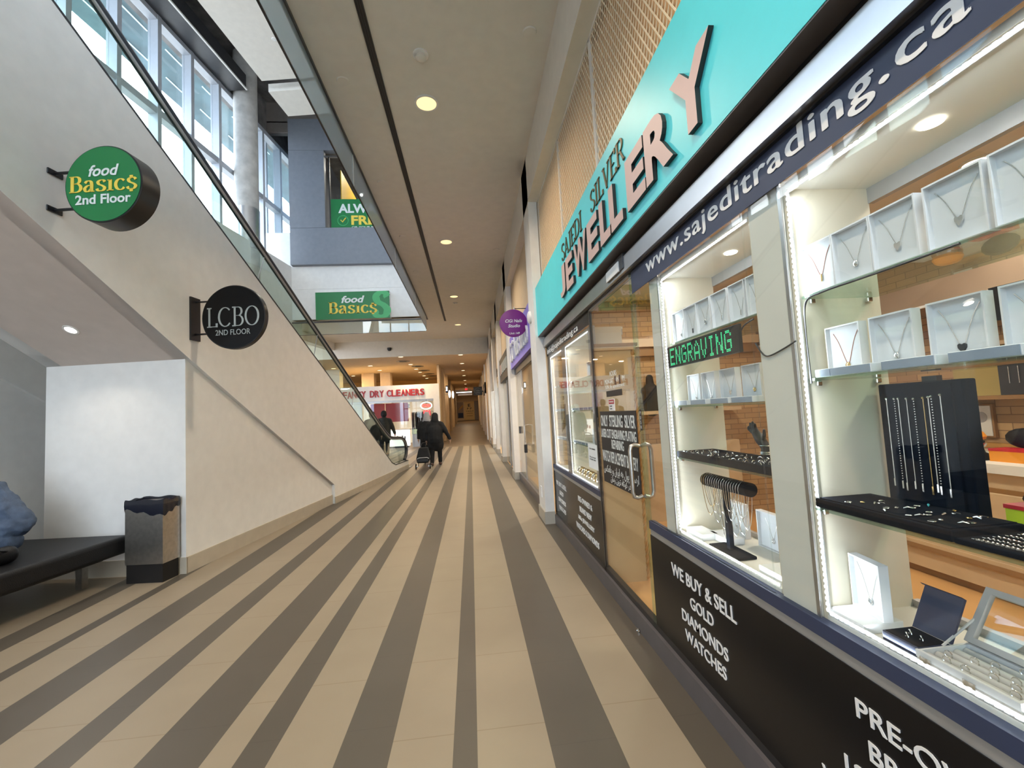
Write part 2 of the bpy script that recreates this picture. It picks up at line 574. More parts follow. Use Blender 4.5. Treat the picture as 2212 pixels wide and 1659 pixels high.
GL = {
    'B': (0.66, [[(0.15, 0), (0.15, 1)], [(0.15, 0.97), (0.34, 0.97)]+arc(0.34, 0.755, 0.2, 0.215, 90, -90)+[(0.15, 0.54)], [(0.15, 0.54), (0.36, 0.54)]+arc(0.36, 0.285, 0.24, 0.255, 90, -90)+[(0.15, 0.03)]], [(0.0, 0.0, 0.2), (0.0, 0.945, 0.2)]),
    'a': (0.60, [cat_([(0.1, 0.54), (0.2, 0.66), (0.36, 0.66), (0.44, 0.5), (0.44, 0.02)]), cat_([(0.44, 0.40), (0.24, 0.38), (0.09, 0.22), (0.14, 0.05), (0.28, 0.04), (0.44, 0.2)])], [(0.42, 0.0, 0.17)]),
    's': (0.52, [[(x*0.8+0.02, y*0.7) for x, y in cat_(_S)]], []),
    'S': (0.60, [cat_(_S)], []),
    '$': (0.56, [[(x*0.85+0.02, y*0.74) for x, y in cat_(_S)], [(0.26, 0.68), (0.26, 0.86)], [(0.26, -0.13), (0.26, 0.06)]], []),
    'i': (0.34, [[(0.17, 0), (0.17, 0.68)]], [(0.0, 0.0, 0.34), (0.02, 0.625, 0.2)]),
    'c': (0.54, [arc(0.3, 0.345, 0.245, 0.33, 40, 325)], []),
    'L': (0.58, [[(0.13, 0), (0.13, 1)], [(0.13, 0.03), (0.55, 0.03)], [(0.55, 0), (0.55, 0.2)]], [(0.0, 0.0, 0.26), (0.0, 0.945, 0.26)]),
    'C': (0.74, [arc(0.4, 0.5, 0.36, 0.48, 45, 318)], []),
    'O': (0.82, [arc(0.41, 0.5, 0.36, 0.48, 0, 360, 30)], []),
    'A': (0.72, [[(0.06, 0), (0.36, 1)], [(0.36, 1), (0.64, 0)], [(0.17, 0.34), (0.54, 0.34)]], [(-0.02, 0, 0.18), (0.53, 0, 0.2)]),
    'J': (0.40, [cat_([(0.26, 1), (0.26, 0.3), (0.24, 0.08), (0.12, -0.03), (0.02, 0.06)])], [(0.12, 0.945, 0.27)]),
    'E': (0.60, [[(0.13, 0), (0.13, 1)], [(0.13, 0.97), (0.53, 0.97)], [(0.13, 0.51), (0.42, 0.51)], [(0.13, 0.03), (0.56, 0.03)], [(0.53, 0.8), (0.53, 1)], [(0.56, 0), (0.56, 0.2)]], [(0.0, 0.0, 0.2), (0.0, 0.945, 0.2)]),
    'D': (0.74, [[(0.13, 0), (0.13, 1)], [(0.13, 0.97), (0.3, 0.97)]+arc(0.3, 0.5, 0.38, 0.47, 90, -90)+[(0.13, 0.03)]], [(0.0, 0.0, 0.2), (0.0, 0.945, 0.2)]),
    'I': (0.32, [[(0.16, 0), (0.16, 1)]], [(0.02, 0.0, 0.28), (0.02, 0.945, 0.28)]),
    'V': (0.70, [[(0.08, 1), (0.36, 0)], [(0.36, 0), (0.62, 1)]], [(-0.03, 0.945, 0.22), (0.5, 0.945, 0.2)]),
    'R': (0.70, [[(0.13, 0), (0.13, 1)], [(0.13, 0.97), (0.34, 0.97)]+arc(0.34, 0.74, 0.21, 0.23, 90, -90)+[(0.13, 0.51)], [(0.36, 0.51), (0.64, 0.0)]], [(0.0, 0.0, 0.26), (0.0, 0.945, 0.2), (0.56, 0, 0.14)]),
    ' ': (0.42, [], [])}
def serif(s_, O, U, V, D, name, m, parent, thick=0.07, thin=0.02, side=None):
    mb = MB()
    x = 0
    for ch in s_:
        wd, strokes, serifs = GL[ch]
        for st in strokes:
            L_, R_ = [], []
            for i, p in enumerate(st):
                a, b = st[max(i-1, 0)], st[min(i+1, len(st)-1)]
                dx, dy = b[0]-a[0], b[1]-a[1]
                l = math.hypot(dx, dy) or 1
                hw = thin+(thick-thin)*abs(dy/l)**1.3
                if ch in 'AV' and len(st) == 2: hw = thick if (dx*dy < 0) else thin*1.2
                nx, ny = -dy/l, dx/l
                L_.append((x+p[0]+nx*hw, p[1]+ny*hw))
                R_.append((x+p[0]-nx*hw, p[1]-ny*hw))
            for i in range(len(st)-1):
                mb.prism([L_[i], L_[i+1], R_[i+1], R_[i]], lambda a, b, d: (a, b, d), 0, 1)
        for sx, sy, sw in serifs: mb.prism([(x+sx, sy), (x+sx+sw, sy), (x+sx+sw, sy+0.055), (x+sx, sy+0.055)], lambda a, b, d: (a, b, d), 0, 1)
        x += wd+0.06
    x -= 0.06
    vv = [(v.x/x, v.y, v.z) for v in mb.v]
    return fit_mesh(vv, mb.f, Vector(O), Vector(U), Vector(V), Vector(D), name, m, parent, side)
def V3(*a): return Vector(a)

# ================================================================== SETTING
XY = lambda a, b, d: (a, b, d)
fl = struct('floor', B(-11, 1.0, -8.0, 32, -0.2, 0), floor_mat(), 'beige and taupe striped tile floor of the mall corridor')
rampmb = MB().prism([(21, 0.001), (49.6, 0.86), (49.6, -0.2), (21, -0.2)], lambda a, b, d: (d, a, b), -1.62, 0.9)
struct('floor_2', rampmb, fl.data.materials[0], 'brown tile floor rising gently along the far corridor')
struct('floor_3', B(1.0, 4.6, -3.2, 5.45, -0.2, 0.0), 'shop_floor', 'orange tile floor inside the jewellery shop')
struct('floor_4', B(1.0, 4.6, 5.45, 23, -0.2, 0.0), 'shop_floor', 'tile floor inside the shops further along')
# corridor ceiling (underside of the upper storey), then the lower ceiling further on
struct('ceiling', MB().prism([(-1.31, -8.0), (0.87, -8.0), (0.87, 18.7), (-11, 18.7), (-11, 14.35), (-1.31, 14.35)], XY, 4.72, 5.05),
       'ceiling_paint', 'plain grey painted corridor ceiling')
struct('ceiling_2', B(-11, 0.88, 18.7, 50, 4.05, 4.25), 'warm_lit_paint', 'lower warm-lit ceiling at the far end')
struct('wall_bulkhead', B(-11, 0.87, 18.66, 18.72, 4.03, 4.75), 'ceiling_paint', 'ceiling drop across the corridor')
struct('wall_right', B(0.87, 1.0, -8.0, 18.7, 4.13, 5.05), 'ceiling_paint', 'downstand running above the shop signs on the right')
struct('wall_right_upper', B(0.99, 1.16, 5.46, 21, 2.98, 4.72), 'warm_lit_paint', 'wall above the further shop signs with warm light in its colour')
struct('wall_right_far', B(0.87, 1.05, 21, 49.6, 0, 4.1), 'warm_lit_paint')
struct('wall_far', B(-1.62, 1.05, 49.4, 49.6, 0, 4.1), 'warm_lit_paint', 'end wall of the far corridor')
struct('wall_far_left', B(-1.62, -1.5, 22.3, 49.5, 0, 4.1), 'warm_lit_paint')
struct('wall_outer_left', B(-11.1, -10.9, 14.3, 32, 0, 5), 'white_paint')
struct('wall_behind_cleaners', B(-11, -1.5, 31, 31.2, 0, 4.1), 'gold_wall')
struct('wall_back', B(-11, 6.2, -8.2, -8.0, 4.65, 5.8), 'white_paint')
struct('wall_back_top', B(-11, 6.2, -8.2, -8.0, 11.4, 12.2), 'white_paint')
for i in range(9):  # unseen upper glazing, added to brighten the fascia and grey panel
    x_ = -7.8+1.5*i
    wn = struct('window_%d' % (110+i), B(x_+.04, x_+1.46, -8.11, -8.09, 5.8, 11.4), G_WIN)
    B(x_-.04, x_+.04, -8.2, -8.0, 5.8, 11.4).build('mullion', 'mullion', wn)
struct('wall_back_side', B(0.9, 6.2, -8.2, -8.0, 0, 4.7), 'white_paint')
struct('ground', B(-60, 60, -70, -8.2, -0.3, -0.05), 'concrete')
struct('ground_2', B(-60, -9.5, -8.2, 70, -0.3, -0.05), 'concrete')
for i in range(6):
    x_ = -7.8+1.45*i
    wn = struct('window_%d' % (100+i), B(x_+.04, x_+1.41, -8.11, -8.09, 0, 4.65), G_ENTRY, 'glazed entrance behind the viewer')
    B(x_-.04, x_+.04, -8.2, -8.0, 0, 4.65).build('mullion', 'mullion', wn)
    B(x_, x_+1.45, -8.16, -8.04, 2.5, 2.6).build('transom', 'mullion', wn)
struct('wall_outer_right', B(6.0, 6.2, -8.2, 51, 0, 12.2), 'white_paint')
struct('wall_outer_far', B(-12, 6.2, 50, 50.2, 0, 12.2), 'white_paint')
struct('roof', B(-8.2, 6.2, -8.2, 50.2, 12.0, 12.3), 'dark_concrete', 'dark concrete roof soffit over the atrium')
# pillars between the shops
def pillar(y0, y1, x1=0.985, top=4.72):
    o = struct('pillar', B(0.87, x1, y0, y1, 0, top), 'white_paint', 'white pillar between shop fronts')
    b = B(0.855, x1+0.002, y0-0.012, y1+0.012, 0, 0.15).build('baseboard', 'grey_base_tile', o)
    return o
for a, b in ((5.45, 5.93), (9.2, 9.72), (12.66, 13.22), (15.5, 15.9), (18.1, 18.75), (20.8, 21.3)): pillar(a, b)
# wedge of wall under the escalator, its end wall and tiled base
wl = MB(ESC).prism([(4.78, 0), (4.78, 0.335), (8.03, 2.132), (8.03, 0)], lambda a, b, d: (a, d, b), 0.045, 1.5)
struct('wall_left', wl, 'white_paint', 'white wall below the escalator')
bb = MB(ESC)
bb.box(4.79, 8.04, 0.03, 0.046, 0, 0.155)
bb.box(8.028, 8.045, 0.03, 1.5, 0, 0.155)
struct('baseboard_left', bb, 'base_tile', 'tile base along the foot of the escalator wall')
bb = MB(ESC).box(0.0, 4.78, -0.015, 0.0, 0, 0.115)
struct('baseboard_front', bb, 'base_tile')
# neighbouring wall to the left of the bench
struct('wall_side', MB(ESC).prism([(5.0, 0.54), (14, 5.55), (14, 9), (5.0, 4.0)], lambda a, b, d: (a, d, b), 2.30, 2.5), 'white_paint', 'shaded cladding of the neighbouring escalator')
struct('wall_side_lower', MB(ESC).prism([(5.0, 0), (5.0, 0.56), (14, 5.57), (14, 0)], lambda a, b, d: (a, d, b), 2.35, 2.5), 'white_paint', 'shaded grey wall left of the bench')
# upper left: sill wall, glazing, beam, column
sill_w = MB(ESC).box(-1.75, 24, 3.86, 4.7, 0, 6.46)
struct('wall_glazing_sill', sill_w, 'white_paint', 'white upstand below the tall glazing')
struct('wall_sill_far', MB(ESC).box(-9, -1.75, 4.42, 4.7, 4.4, 6.46), 'white_paint')
S0, DS = 0.435, 0.967
k = 0
for i in range(-9, 25):
    s1 = S0+DS*i
    k += 1
    wn = struct('window_%d' % k, MB(ESC).box(s1-DS+0.05, s1-0.05, 4.50, 4.52, 6.46, 10.72), G_WIN, 'tall glazing pane beside the escalator' if 0 < i < 7 else None)
    MB(ESC).box(s1-0.05, s1+0.05, 4.33, 4.56, 6.46, 10.72).build('mullion', 'mullion', wn)
    MB(ESC).box(s1-DS, s1, 4.36, 4.54, 8.40, 8.56).build('transom', 'mullion', wn)
    MB(ESC).box(s1-DS, s1, 4.34, 4.54, 10.60, 10.74).build('head', 'mullion', wn)
struct('beam', MB(ESC).box(1.05, 24, 3.84, 4.75, 10.72, 11.15), 'dark_frame', 'dark beam above the glazing')
struct('trim_1', MB(ESC).box(1.05, 24, 3.80, 3.84, 10.70, 10.74), 'white_paint', 'thin pale trim along the beam')
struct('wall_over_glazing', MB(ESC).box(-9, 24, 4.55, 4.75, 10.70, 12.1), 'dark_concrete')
col = MB().cyl(tuple(E2W(0.72, 4.08, 4.5)), tuple(E2W(0.72, 4.08, 12.05)), 0.30, 32)
co = struct('column', col, 'concrete', 'round concrete column in front of the glazing', smooth=True)
MB().cyl(tuple(E2W(0.72, 4.08, 6.3)), tuple(E2W(0.72, 4.08, 7.45)), 0.315, 32).build('column_jacket', 'alu', co, smooth=True)
struct('canopy_roof', MB(ESC).box(-10, 24, 4.72, 6.35, 11.0, 11.25), 'canopy_soffit', 'outdoor canopy beyond the glazing')
struct('ceiling_panel', MB(ESC).box(2.16, 24, -3.0, 2.73, 10.0, 10.12), 'ceiling_paint', 'large white ceiling panel over the atrium')
struct('ceiling_panel_2', MB(ESC).box(0.93, 1.86, -3.0, 2.74, 9.95, 10.16), 'ceiling_paint', 'smaller white ceiling panel over the atrium')
# end wall of the atrium: white fascia, grey panel with a shop window in it
fa = B(-5.62, -1.312, 14.27, 14.5, 4.72, 5.70).box(-5.62, 6.0, 14.275, 14.5, 5.706, 6.6)
struct('wall_fascia', fa, 'white_paint', 'white fascia across the end of the atrium')
gp = MB()
gp.box(-5.46, -4.36, 14.1, 14.3, 7.664, 10.246)
gp.box(-5.46, 6.0, 14.1, 14.3, 6.46, 7.656)
gp.box(-5.46, 6.0, 14.1, 14.3, 10.254, 11.31)
gp.box(-0.9, 6.0, 14.1, 14.3, 7.6, 10.3)
struct('wall_grey_panel', gp, 'grey_cladding', 'grey cladding panel on the upper storey')
struct('wall_over_panel', B(-8.2, 6.0, 14.3, 14.5, 11.31, 12.1), 'taupe_paint')
struct('wall_low_white', B(-6.75, -5.47, 14.3, 14.5, 6.3, 7.59), 'white_paint', 'low white wall beside the grey panel')
struct('wall_head', B(-6.75, -5.47, 14.3, 14.5, 10.98, 11.35), 'taupe_paint')
wn = struct('window_60', B(-6.3, -5.47, 14.36, 14.38, 7.59, 10.98), G_WIN)
B(-6.36, -6.24, 14.32, 14.42, 7.59, 10.98).build('frame', 'mullion', wn)
# room behind the upper shop window
struct('wall_upper_shop', B(-5.4, 6, 20.0, 20.2, 6.4, 12), 'taupe_paint')
struct('wall_upper_shop_side', B(-5.5, -5.3, 14.5, 20.1, 6.4, 12), 'grey_cladding')
wn = struct('window_61', B(-4.34, -0.9, 14.22, 14.235, 7.66, 10.25), G_PLAIN, 'upper shop window in the grey panel')
B(-4.25, -4.215, 14.2, 14.26, 7.66, 10.1).build('frame', 'dark_frame', wn)
B(-4.36, -0.9, 14.2, 14.26, 10.08, 10.13).build('head', 'alu', wn)

# ------------------------------------------------------------------ escalator
esc = thing('escalator', 'white-clad escalator climbing towards the upper left with glass balustrade', 'escalator', E2W(0, 0.75, 0))
SZ = lambda a, b, d: (a, d, b)
top = [(0.0, 0.215), (1.20, 0.232), (1.50, 0.315), (3.28, 1.325), (9.36, 4.674), (10.3, 5.18), (14, 5.2)]
bot = [(14, 4.2), (11.6, 4.14), (9.65, 3.049), (8.03, 2.126), (4.77, 0.324), (4.77, 0.0), (0.0, 0.0)]
prof = top+bot
MB(ESC).prism(prof, SZ, 0.0, 0.16).build('side_cladding', 'white_paint', esc)
MB(ESC).prism(prof, SZ, 1.34, 1.5).build('side_cladding', 'white_paint', esc)
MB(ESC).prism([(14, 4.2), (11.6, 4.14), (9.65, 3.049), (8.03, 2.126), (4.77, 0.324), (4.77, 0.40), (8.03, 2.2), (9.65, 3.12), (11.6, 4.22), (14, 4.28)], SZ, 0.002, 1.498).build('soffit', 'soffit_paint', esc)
def off(pts, dz): return [(a, b+dz) for a, b in pts]
deck = MB(ESC)
deck.prism(top+off(top[::-1], 0.022), SZ, -0.004, 0.02)
deck.build('deck_trim', 'dark_frame', esc)
rail = [(0.05, 0.235), (-0.08, 0.30), (-0.17, 0.42), (-0.18, 0.56), (-0.10, 0.70), (0.06, 0.80), (0.35, 0.865), (0.85, 0.895), (1.25, 0.93), (1.6, 1.05), (2.0, 1.25), (2.45, 1.49),
        (6.18, 3.555), (9.0, 5.115), (10.2, 5.77), (10.8, 6.0), (14, 6.05)]
for t0 in (0.10, 1.40):
    g = MB(ESC)
    lo = [(0.05, 0.235), (1.2, 0.25), (1.5, 0.33), (3.28, 1.34), (9.36, 4.69), (10.3, 5.2), (14, 5.2)]
    ring = lo+rail[::-1][:-1]
    g.prism(ring, SZ, t0-0.005, t0+0.005)
    g.build('balustrade_glass', G_BAL, esc)
    rl = cat_([(a, b) for a, b in rail], 5)
    MB(ESC).tube([(a, t0, b+0.02) for a, b in rl], 0.046, 10, flat=0.8).build('handrail', 'rail_rubber', esc, smooth=True)
    MB(ESC).tube([(a, t0-0.02 if t0 < 1 else t0+0.02, b-0.022) for a, b in rl], 0.016, 8).build('handrail_guide', 'alu_matt', esc, smooth=True)
for (sa, za), (sb, zb) in (((6.571, 3.712), (6.754, 3.29)), ((5.076, 2.90), (5.237, 2.45)), ((3.55, 2.05), (3.72, 1.6))):
    MB(ESC).tube([(sa, 0.092, za), (sb, 0.092, zb)], 0.006, 6).build('glass_joint', 'alu', esc)
st = MB(ESC)
for i in range(24):
    a = 1.6+i*0.38
    st.box(a, a+0.40, 0.2, 1.3, 0.2*i+0.02, 0.2*i+0.2)
st.box(-0.3, 1.6, 0.2, 1.3, 0.0, 0.02)
st.build('step_band', 'alu_matt', esc)
MB(ESC).tube([(0.0, 0.02, 0.225), (0.1, 0.14, 0.23), (0.6, 0.14, 0.235), (0.7, 0.02, 0.23)], 0.018, 8).build('newel_base', 'chrome', esc, smooth=True)
MB(ESC).box(-0.35, 0.0, -0.01, 1.5, 0.0, 0.02).build('comb_plate', 'alu_matt', esc)

# ------------------------------------------------------------------ glass smoke curtains round the opening
def smoke(name, label, pane, top_, bot_, joints):
    t = thing(name, label, 'smoke curtain', tuple(sum((Vector((pane[0], pane[2], pane[4])), Vector((pane[1], pane[3], pane[5]))), Vector())/2))
    MB().box(*pane).build('pane', G_SMOKE if pane[4] > 4.25 else G_BAL, t)
    MB().box(*top_).build('top_channel', 'dark_frame', t)
    MB().box(*bot_).build('bottom_edge', 'black_metal', t)
    for j in joints: MB().box(*j).build('joint', 'white_vinyl', t)
smoke('smoke_curtain', 'long glass smoke curtain hanging from the corridor ceiling edge', (-1.312, -1.30, -3, 14.25, 4.29, 4.73), (-1.33, -1.285, -3, 14.7, 4.69, 4.722), (-1.314, -1.298, -3, 14.25, 4.282, 4.292),
      [(-1.314, -1.297, y, y+0.012, 4.29, 4.71) for y in (2.3, 5.33, 8.345, 11.36)])
smoke('smoke_curtain', 'short glass smoke curtain hanging below the white atrium fascia', (-5.7, -1.315, 14.256, 14.268, 4.22, 4.65), (-5.7, -1.315, 14.235, 14.269, 4.60, 4.64), (-5.7, -1.315, 14.254, 14.269, 4.212, 4.222), [])

# small recessed light in the escalator soffit
sl = thing('recessed_light', 'small bright recessed light in the sloping escalator soffit', 'ceiling light', E2W(8.483, .76, 2.37))
nrm = (EU*0.558*-1+V3(0, 0, -1)).normalized()
MB().lathe([(.045, 0), (.062, 0), (.062, .006), (.045, .006)], E2W(8.483, .76, 2.384), nrm, 24, caps=False).build('ring', 'white_paint', sl, smooth=True)
MB().lathe([(.045, .001), (.045, .004)], E2W(8.483, .76, 2.384), nrm, 24).build('lens', E_PUCK, sl)
area('soffit_lamp', E2W(8.483, .76, 2.35), .08, 9, NEUT, nrm, spread=R(150))

# ------------------------------------------------------------------ ceiling fittings
def downlight(name, loc, r, label, group, glow, dz=0.0):
    x, y, z = loc
    t = thing(name, label, 'ceiling light', loc, group)
    MB().lathe([(r*1.0, -0.012), (r*1.18, -0.012), (r*1.2, 0.0), (r*1.0, 0.0)], loc, n=28, caps=False).build('trim_ring', 'white_paint', t, smooth=True)
    MB().lathe([(r*0.99, -0.010), (r*0.99, -0.006)], loc, n=28).build('reflector', glow, t)
    return t
names = ['nearest round downlight in the corridor ceiling', 'second round downlight along the corridor ceiling', 'third round downlight along the corridor ceiling', 'fourth and last downlight before the ceiling drop']
vis = [4.45, 8.16, 12.0, 15.8]
for y, l in zip(vis, names): downlight('downlight', (-0.31, y, 4.72), 0.105, l, 'downlights along the corridor ceiling', E_DOWN)
for y in (-2.98, 0.74): downlight('downlight', (-0.31, y, 4.72), 0.105, 'round downlight in the corridor ceiling over the camera', 'downlights along the corridor ceiling', E_DOWN)
far = [(-2.861, 18.85), (-4.729, 21.526), (-4.737, 23.72), (-2.827, 21.65), (-2.824, 23.82), (-2.82, 25.6), (-2.83, 27.85), (-2.84, 29.76), (-0.318, 18.95), (-0.32, 22.18), (-0.33, 25.64), (-0.33, 28.96), (-0.33, 33), (-0.33, 37), (-0.33, 42), (-6.6, 22.0), (-6.7, 26.0)]
f0 = None
for i, (x, y) in enumerate(far):
    if x < -0.5: lab = 'small warm downlight in the lower ceiling above the dry cleaners'
    else: lab = 'small warm downlight in the lower ceiling of the far corridor'
    if f0 is None: f0 = downlight('downlight', (x, y, 4.05), 0.10, lab, 'downlights in the lower ceiling', E_FAR)
    else: dup(f0, (x, y, 4.05), lab)
for x, y, p in ((-2.84, 21.5, 70), (-4.7, 22.6, 70), (-2.83, 27, 70), (-0.33, 20.5, 45), (-0.33, 27, 40), (-0.33, 35, 40), (-0.33, 44, 45), (-6.7, 24, 80)):
    area('far_lamp', (x, y, 4.0), 0.3, p, (1, 0.72, 0.40))
# linear slot diffuser
t = thing('slot_diffuser', 'long dark slot air diffuser running along the corridor ceiling', 'air diffuser', (-0.73, 6, 4.72))
B(-0.762, -0.70, -3, 15.1, 4.711, 4.7195).build('slot', 'black_plastic', t)
for x in (-0.762, -0.742, -0.722, -0.704): B(x, x+0.006, -3, 15.1, 4.706, 4.7195).build('blade', 'dark_frame', t)
def disc_fit(name, loc, prof, m, label, cat, group=None):
    o = MB().lathe(prof, (0, 0, 0), n=24).build(name, m, smooth=True)
    o.location = loc
    return tag(o, label, cat, group)
sp = [(0.001, -0.012), (0.055, -0.010), (0.062, 0.0), (0.001, 0.0)]
for i, y in enumerate((4.166, 6.032, 7.896, 9.829)):
    disc_fit('sprinkler_cover', (-1.085, y, 4.72), sp, 'ceiling_paint', ('nearest', 'second', 'third', 'fourth')[i]+' round sprinkler cover left of the slot diffuser', 'sprinkler', 'sprinkler covers in the corridor ceiling')
disc_fit('sprinkler_cover', (0.672, 3.556, 4.72), sp, 'ceiling_paint', 'round sprinkler cover near the right edge of the ceiling', 'sprinkler', 'sprinkler covers in the corridor ceiling')
disc_fit('sprinkler_cover', (0.672, 8.6, 4.72), sp, 'ceiling_paint', 'further round sprinkler cover near the right edge of the ceiling', 'sprinkler', 'sprinkler covers in the corridor ceiling')
for y, l in ((3.823, 'nearest white smoke detector on the corridor ceiling'), (12.7, 'far white smoke detector on the corridor ceiling')):
    t = thing('smoke_detector', l, 'smoke detector', (-0.30, y, 4.72), 'smoke detectors on the corridor ceiling')
    MB().lathe([(0.07, 0), (0.07, -0.015), (0.05, -0.018), (0.001, -0.018)], (-0.30, y, 4.72), n=20).build('base', 'white_paint', t, smooth=True)
    MB().lathe([(0.045, -0.018), (0.05, -0.04), (0.03, -0.055), (0.001, -0.058)], (-0.30, y, 4.72), n=20).build('head', 'ceiling_paint', t, smooth=True)
disc_fit('dome_camera', (-3.29, 18.64, 4.42), [(0.001, -0.14), (0.06, -0.12), (0.09, -0.05), (0.09, 0.0), (0.001, 0.0)], 'black_plastic', 'small black dome camera on the ceiling drop', 'security camera')
for s, tt, lab, r in ((3.5, 1.1, 'round ringed speaker in the large atrium ceiling panel', 0.11), (3.3, 1.75, 'small round sprinkler in the large atrium ceiling panel', 0.05)):
    p = E2W(s, tt, 10.0)
    disc_fit('ceiling_speaker' if r > .1 else 'sprinkler_cover', p, [(0.001, -0.02), (r*0.5, -0.02), (r*0.6, -0.008), (r*0.8, -0.018), (r, -0.012), (r*1.05, 0), (0.001, 0)], 'white_paint', lab, 'ceiling fitting')
disc_fit('duct', E2W(4.6, 3.3, 10.9), [(0.001, 0), (0.36, 0), (0.36, 1.1), (0.001, 1.1)], 'concrete', 'round pale duct end below the dark roof over the atrium', 'duct')
# outdoor strip lights under the canopy
for i in range(7):
    for j, tt in enumerate((5.15, 5.85)):
        s_ = 5.6-i*1.25+j*0.4
        o = MB(ESC).box(s_-0.36, s_+0.36, tt-0.014, tt+0.014, 10.98, 11.002).build('strip_light', E_STRIP)
        tag(o, 'thin white strip light under the outdoor canopy beyond the glazing', 'strip light', 'strip lights under the canopy')

# ================================================================== LEFT SIDE THINGS
def round_sign(name, label, s_front, s_back, tc_, zc, r, face_m, rim_m):
    t = thing(name, label, 'sign', E2W(s_front, tc_, zc))
    c0, c1 = E2W(s_back, tc_, zc), E2W(s_front, tc_, zc)
    L = s_front-s_back
    MB().lathe([(r-0.004, 0), (r, 0.004), (r, L-0.004), (r-0.004, L)], c0, -EU, 64).build('drum', rim_m, t, smooth=True)
    MB().lathe([(r-0.010, L-0.002), (r-0.010, L+0.003)], c0, -EU, 64).build('face', face_m, t)
    return t
def fc(s_, tc_, zc, x, z): return E2W(s_, tc_-x, zc+z)
sf, tcx, zc = 9.384, -0.433, 3.205
t = round_sign('round_sign', 'thick round green sign projecting from the escalator cladding', 9.38, 9.22, tcx, zc, 0.287, 'green_sign', 'black_metal')
D = -EU*0.004
text('food', fc(sf, tcx, zc, -0.105, 0.055), EN*0.225, V3(0, 0, 0.085), D, 'lettering', 'white_letter', t, off=0.02, shear=0.25)
serif('Basic$', fc(sf, tcx, zc, -0.245, -0.058), EN*0.50, V3(0, 0, 0.122), D, 'lettering', 'yellow_letter', t, 0.085, 0.025)
text('2nd Floor', fc(sf, tcx, zc, -0.20, -0.150), EN*0.41, V3(0, 0, 0.072), D, 'lettering', 'white_letter', t, off=0.022)
for z in (3.345, 3.065):
    b = MB().tube([E2W(9.32, 0.0, z), E2W(9.32, -0.16, z)], 0.011, 8).build('bracket_arm', 'black_metal', t)
    MB(ESC).box(9.265, 9.375, -0.012, 0.001, z-0.022, z+0.022).build('wall_plate', 'black_metal', t, bevel=0.006)
sf, tcx, zc = 7.995, -0.433, 2.54
t = round_sign('round_sign', 'flat round black sign projecting from the escalator cladding, lower down', 7.99, 7.93, tcx, zc, 0.333, 'black_gloss', 'black_metal')
serif('LCBO', fc(sf, tcx, zc, -0.272, -0.100), EN*0.545, V3(0, 0, 0.205), D, 'lettering', 'silver_letter', t, 0.055, 0.016)
text('2ND FLOOR', fc(sf, tcx, zc, -0.184, -0.186), EN*0.362, V3(0, 0, 0.056), D, 'lettering', 'silver_letter', t)
MB(ESC).box(7.90, 8.03, -0.018, 0.001, 2.32, 2.77).build('wall_plate', 'black_metal', t)
for z in (2.725, 2.385): MB().tube([E2W(7.96, 0.0, z), E2W(7.96, -0.17, z)], 0.010, 8).build('bracket_arm', 'black_metal', t)

# fascia sign
t = thing('box_sign', 'wide green rectangular box sign on the white fascia', 'sign', (-3.56, 14.27, 4.65))
B(-4.71, -2.42, 14.06, 14.27, 4.655, 5.53).build('box', 'white_paint', t)
B(-4.71, -2.42, 14.05, 14.062, 4.65, 5.53).build('face', 'green_sign', t)
Dm = V3(0, -0.006, 0)
serif('S', V3(-2.93, 14.051, 4.68), V3(0.47, 0, 0), V3(0, 0, 0.82), V3(0, -0.003, 0), 'big_letter', 'green_light', t, 0.15, 0.06)
text('food', V3(-3.92, 14.047, 5.165), V3(0.72, 0, 0), V3(0, 0, 0.23), Dm, 'lettering', 'white_letter', t, off=0.03, shear=0.25)
serif('Basic$', V3(-4.31, 14.047, 4.83), V3(1.49, 0, 0), V3(0, 0, 0.37), Dm, 'lettering', 'yellow_letter', t, 0.09, 0.028)
# upper shop: poster, hanging sheet, spot lamp
t = thing('window_poster', 'green poster with white and yellow letters in the upper shop window', 'poster', (-3.2, 14.2, 7.66))
B(-4.205, -1.2, 14.196, 14.204, 7.665, 8.65).build('sheet', 'green_sign', t)
Dm = V3(0, -0.004, 0)
text('ALWAYS', V3(-3.97, 14.195, 8.18), V3(1.60, 0, 0), V3(0, 0, 0.31), Dm, 'lettering', 'white_letter', t, off=0.035)
text('FRESH', V3(-3.57, 14.195, 7.78), V3(1.33, 0, 0), V3(0, 0, 0.32), Dm, 'lettering', 'yellow_letter', t, off=0.035)
text('OR YOUR MONEY BACK', V3(-3.56, 14.195, 7.675), V3(1.45, 0, 0), V3(0, 0, 0.062), Dm, 'lettering', 'white_letter', t, off=0.01)
MB().tube([(-3.83+0.165*math.cos(a), 14.196, 7.93+0.165*math.sin(a)) for a in [2*PI*i/28 for i in range(28)]], 0.012, 6, closed=True).build('badge_ring', 'green_light', t)
MB().tube([(-3.90, 14.193, 7.95), (-3.85, 14.193, 7.88), (-3.74, 14.193, 8.02)], 0.018, 6).build('tick', 'yellow_letter', t)
t = thing('hanging_banner', 'yellow hanging banner inside the upper shop window', 'banner', (-4.0, 16, 8.2))
B(-4.03, -4.0, 14.75, 18.6, 7.9, 9.95).build('sheet', 'yellow_sheet', t)
for y_ in (15.2, 18.2): MB().cyl((-4.015, y_, 9.95), (-4.015, y_, 12.0), .008, 6).build('wire', 'alu', t)
MB().lathe([(0.55, 0), (0.55, 0.02)], (-4.0, 16.2, 8.95), (1, 0, 0), 32).build('round_print', 'shoe_brown', t)
t = thing('spot_lamp', 'bright white spotlight inside the upper shop', 'lamp', (-3.6, 16.0, 9.9))
MB().cyl((-3.6, 16.0, 9.75), (-3.6, 15.85, 9.65), 0.07, 16).build('head', 'black_metal', t)
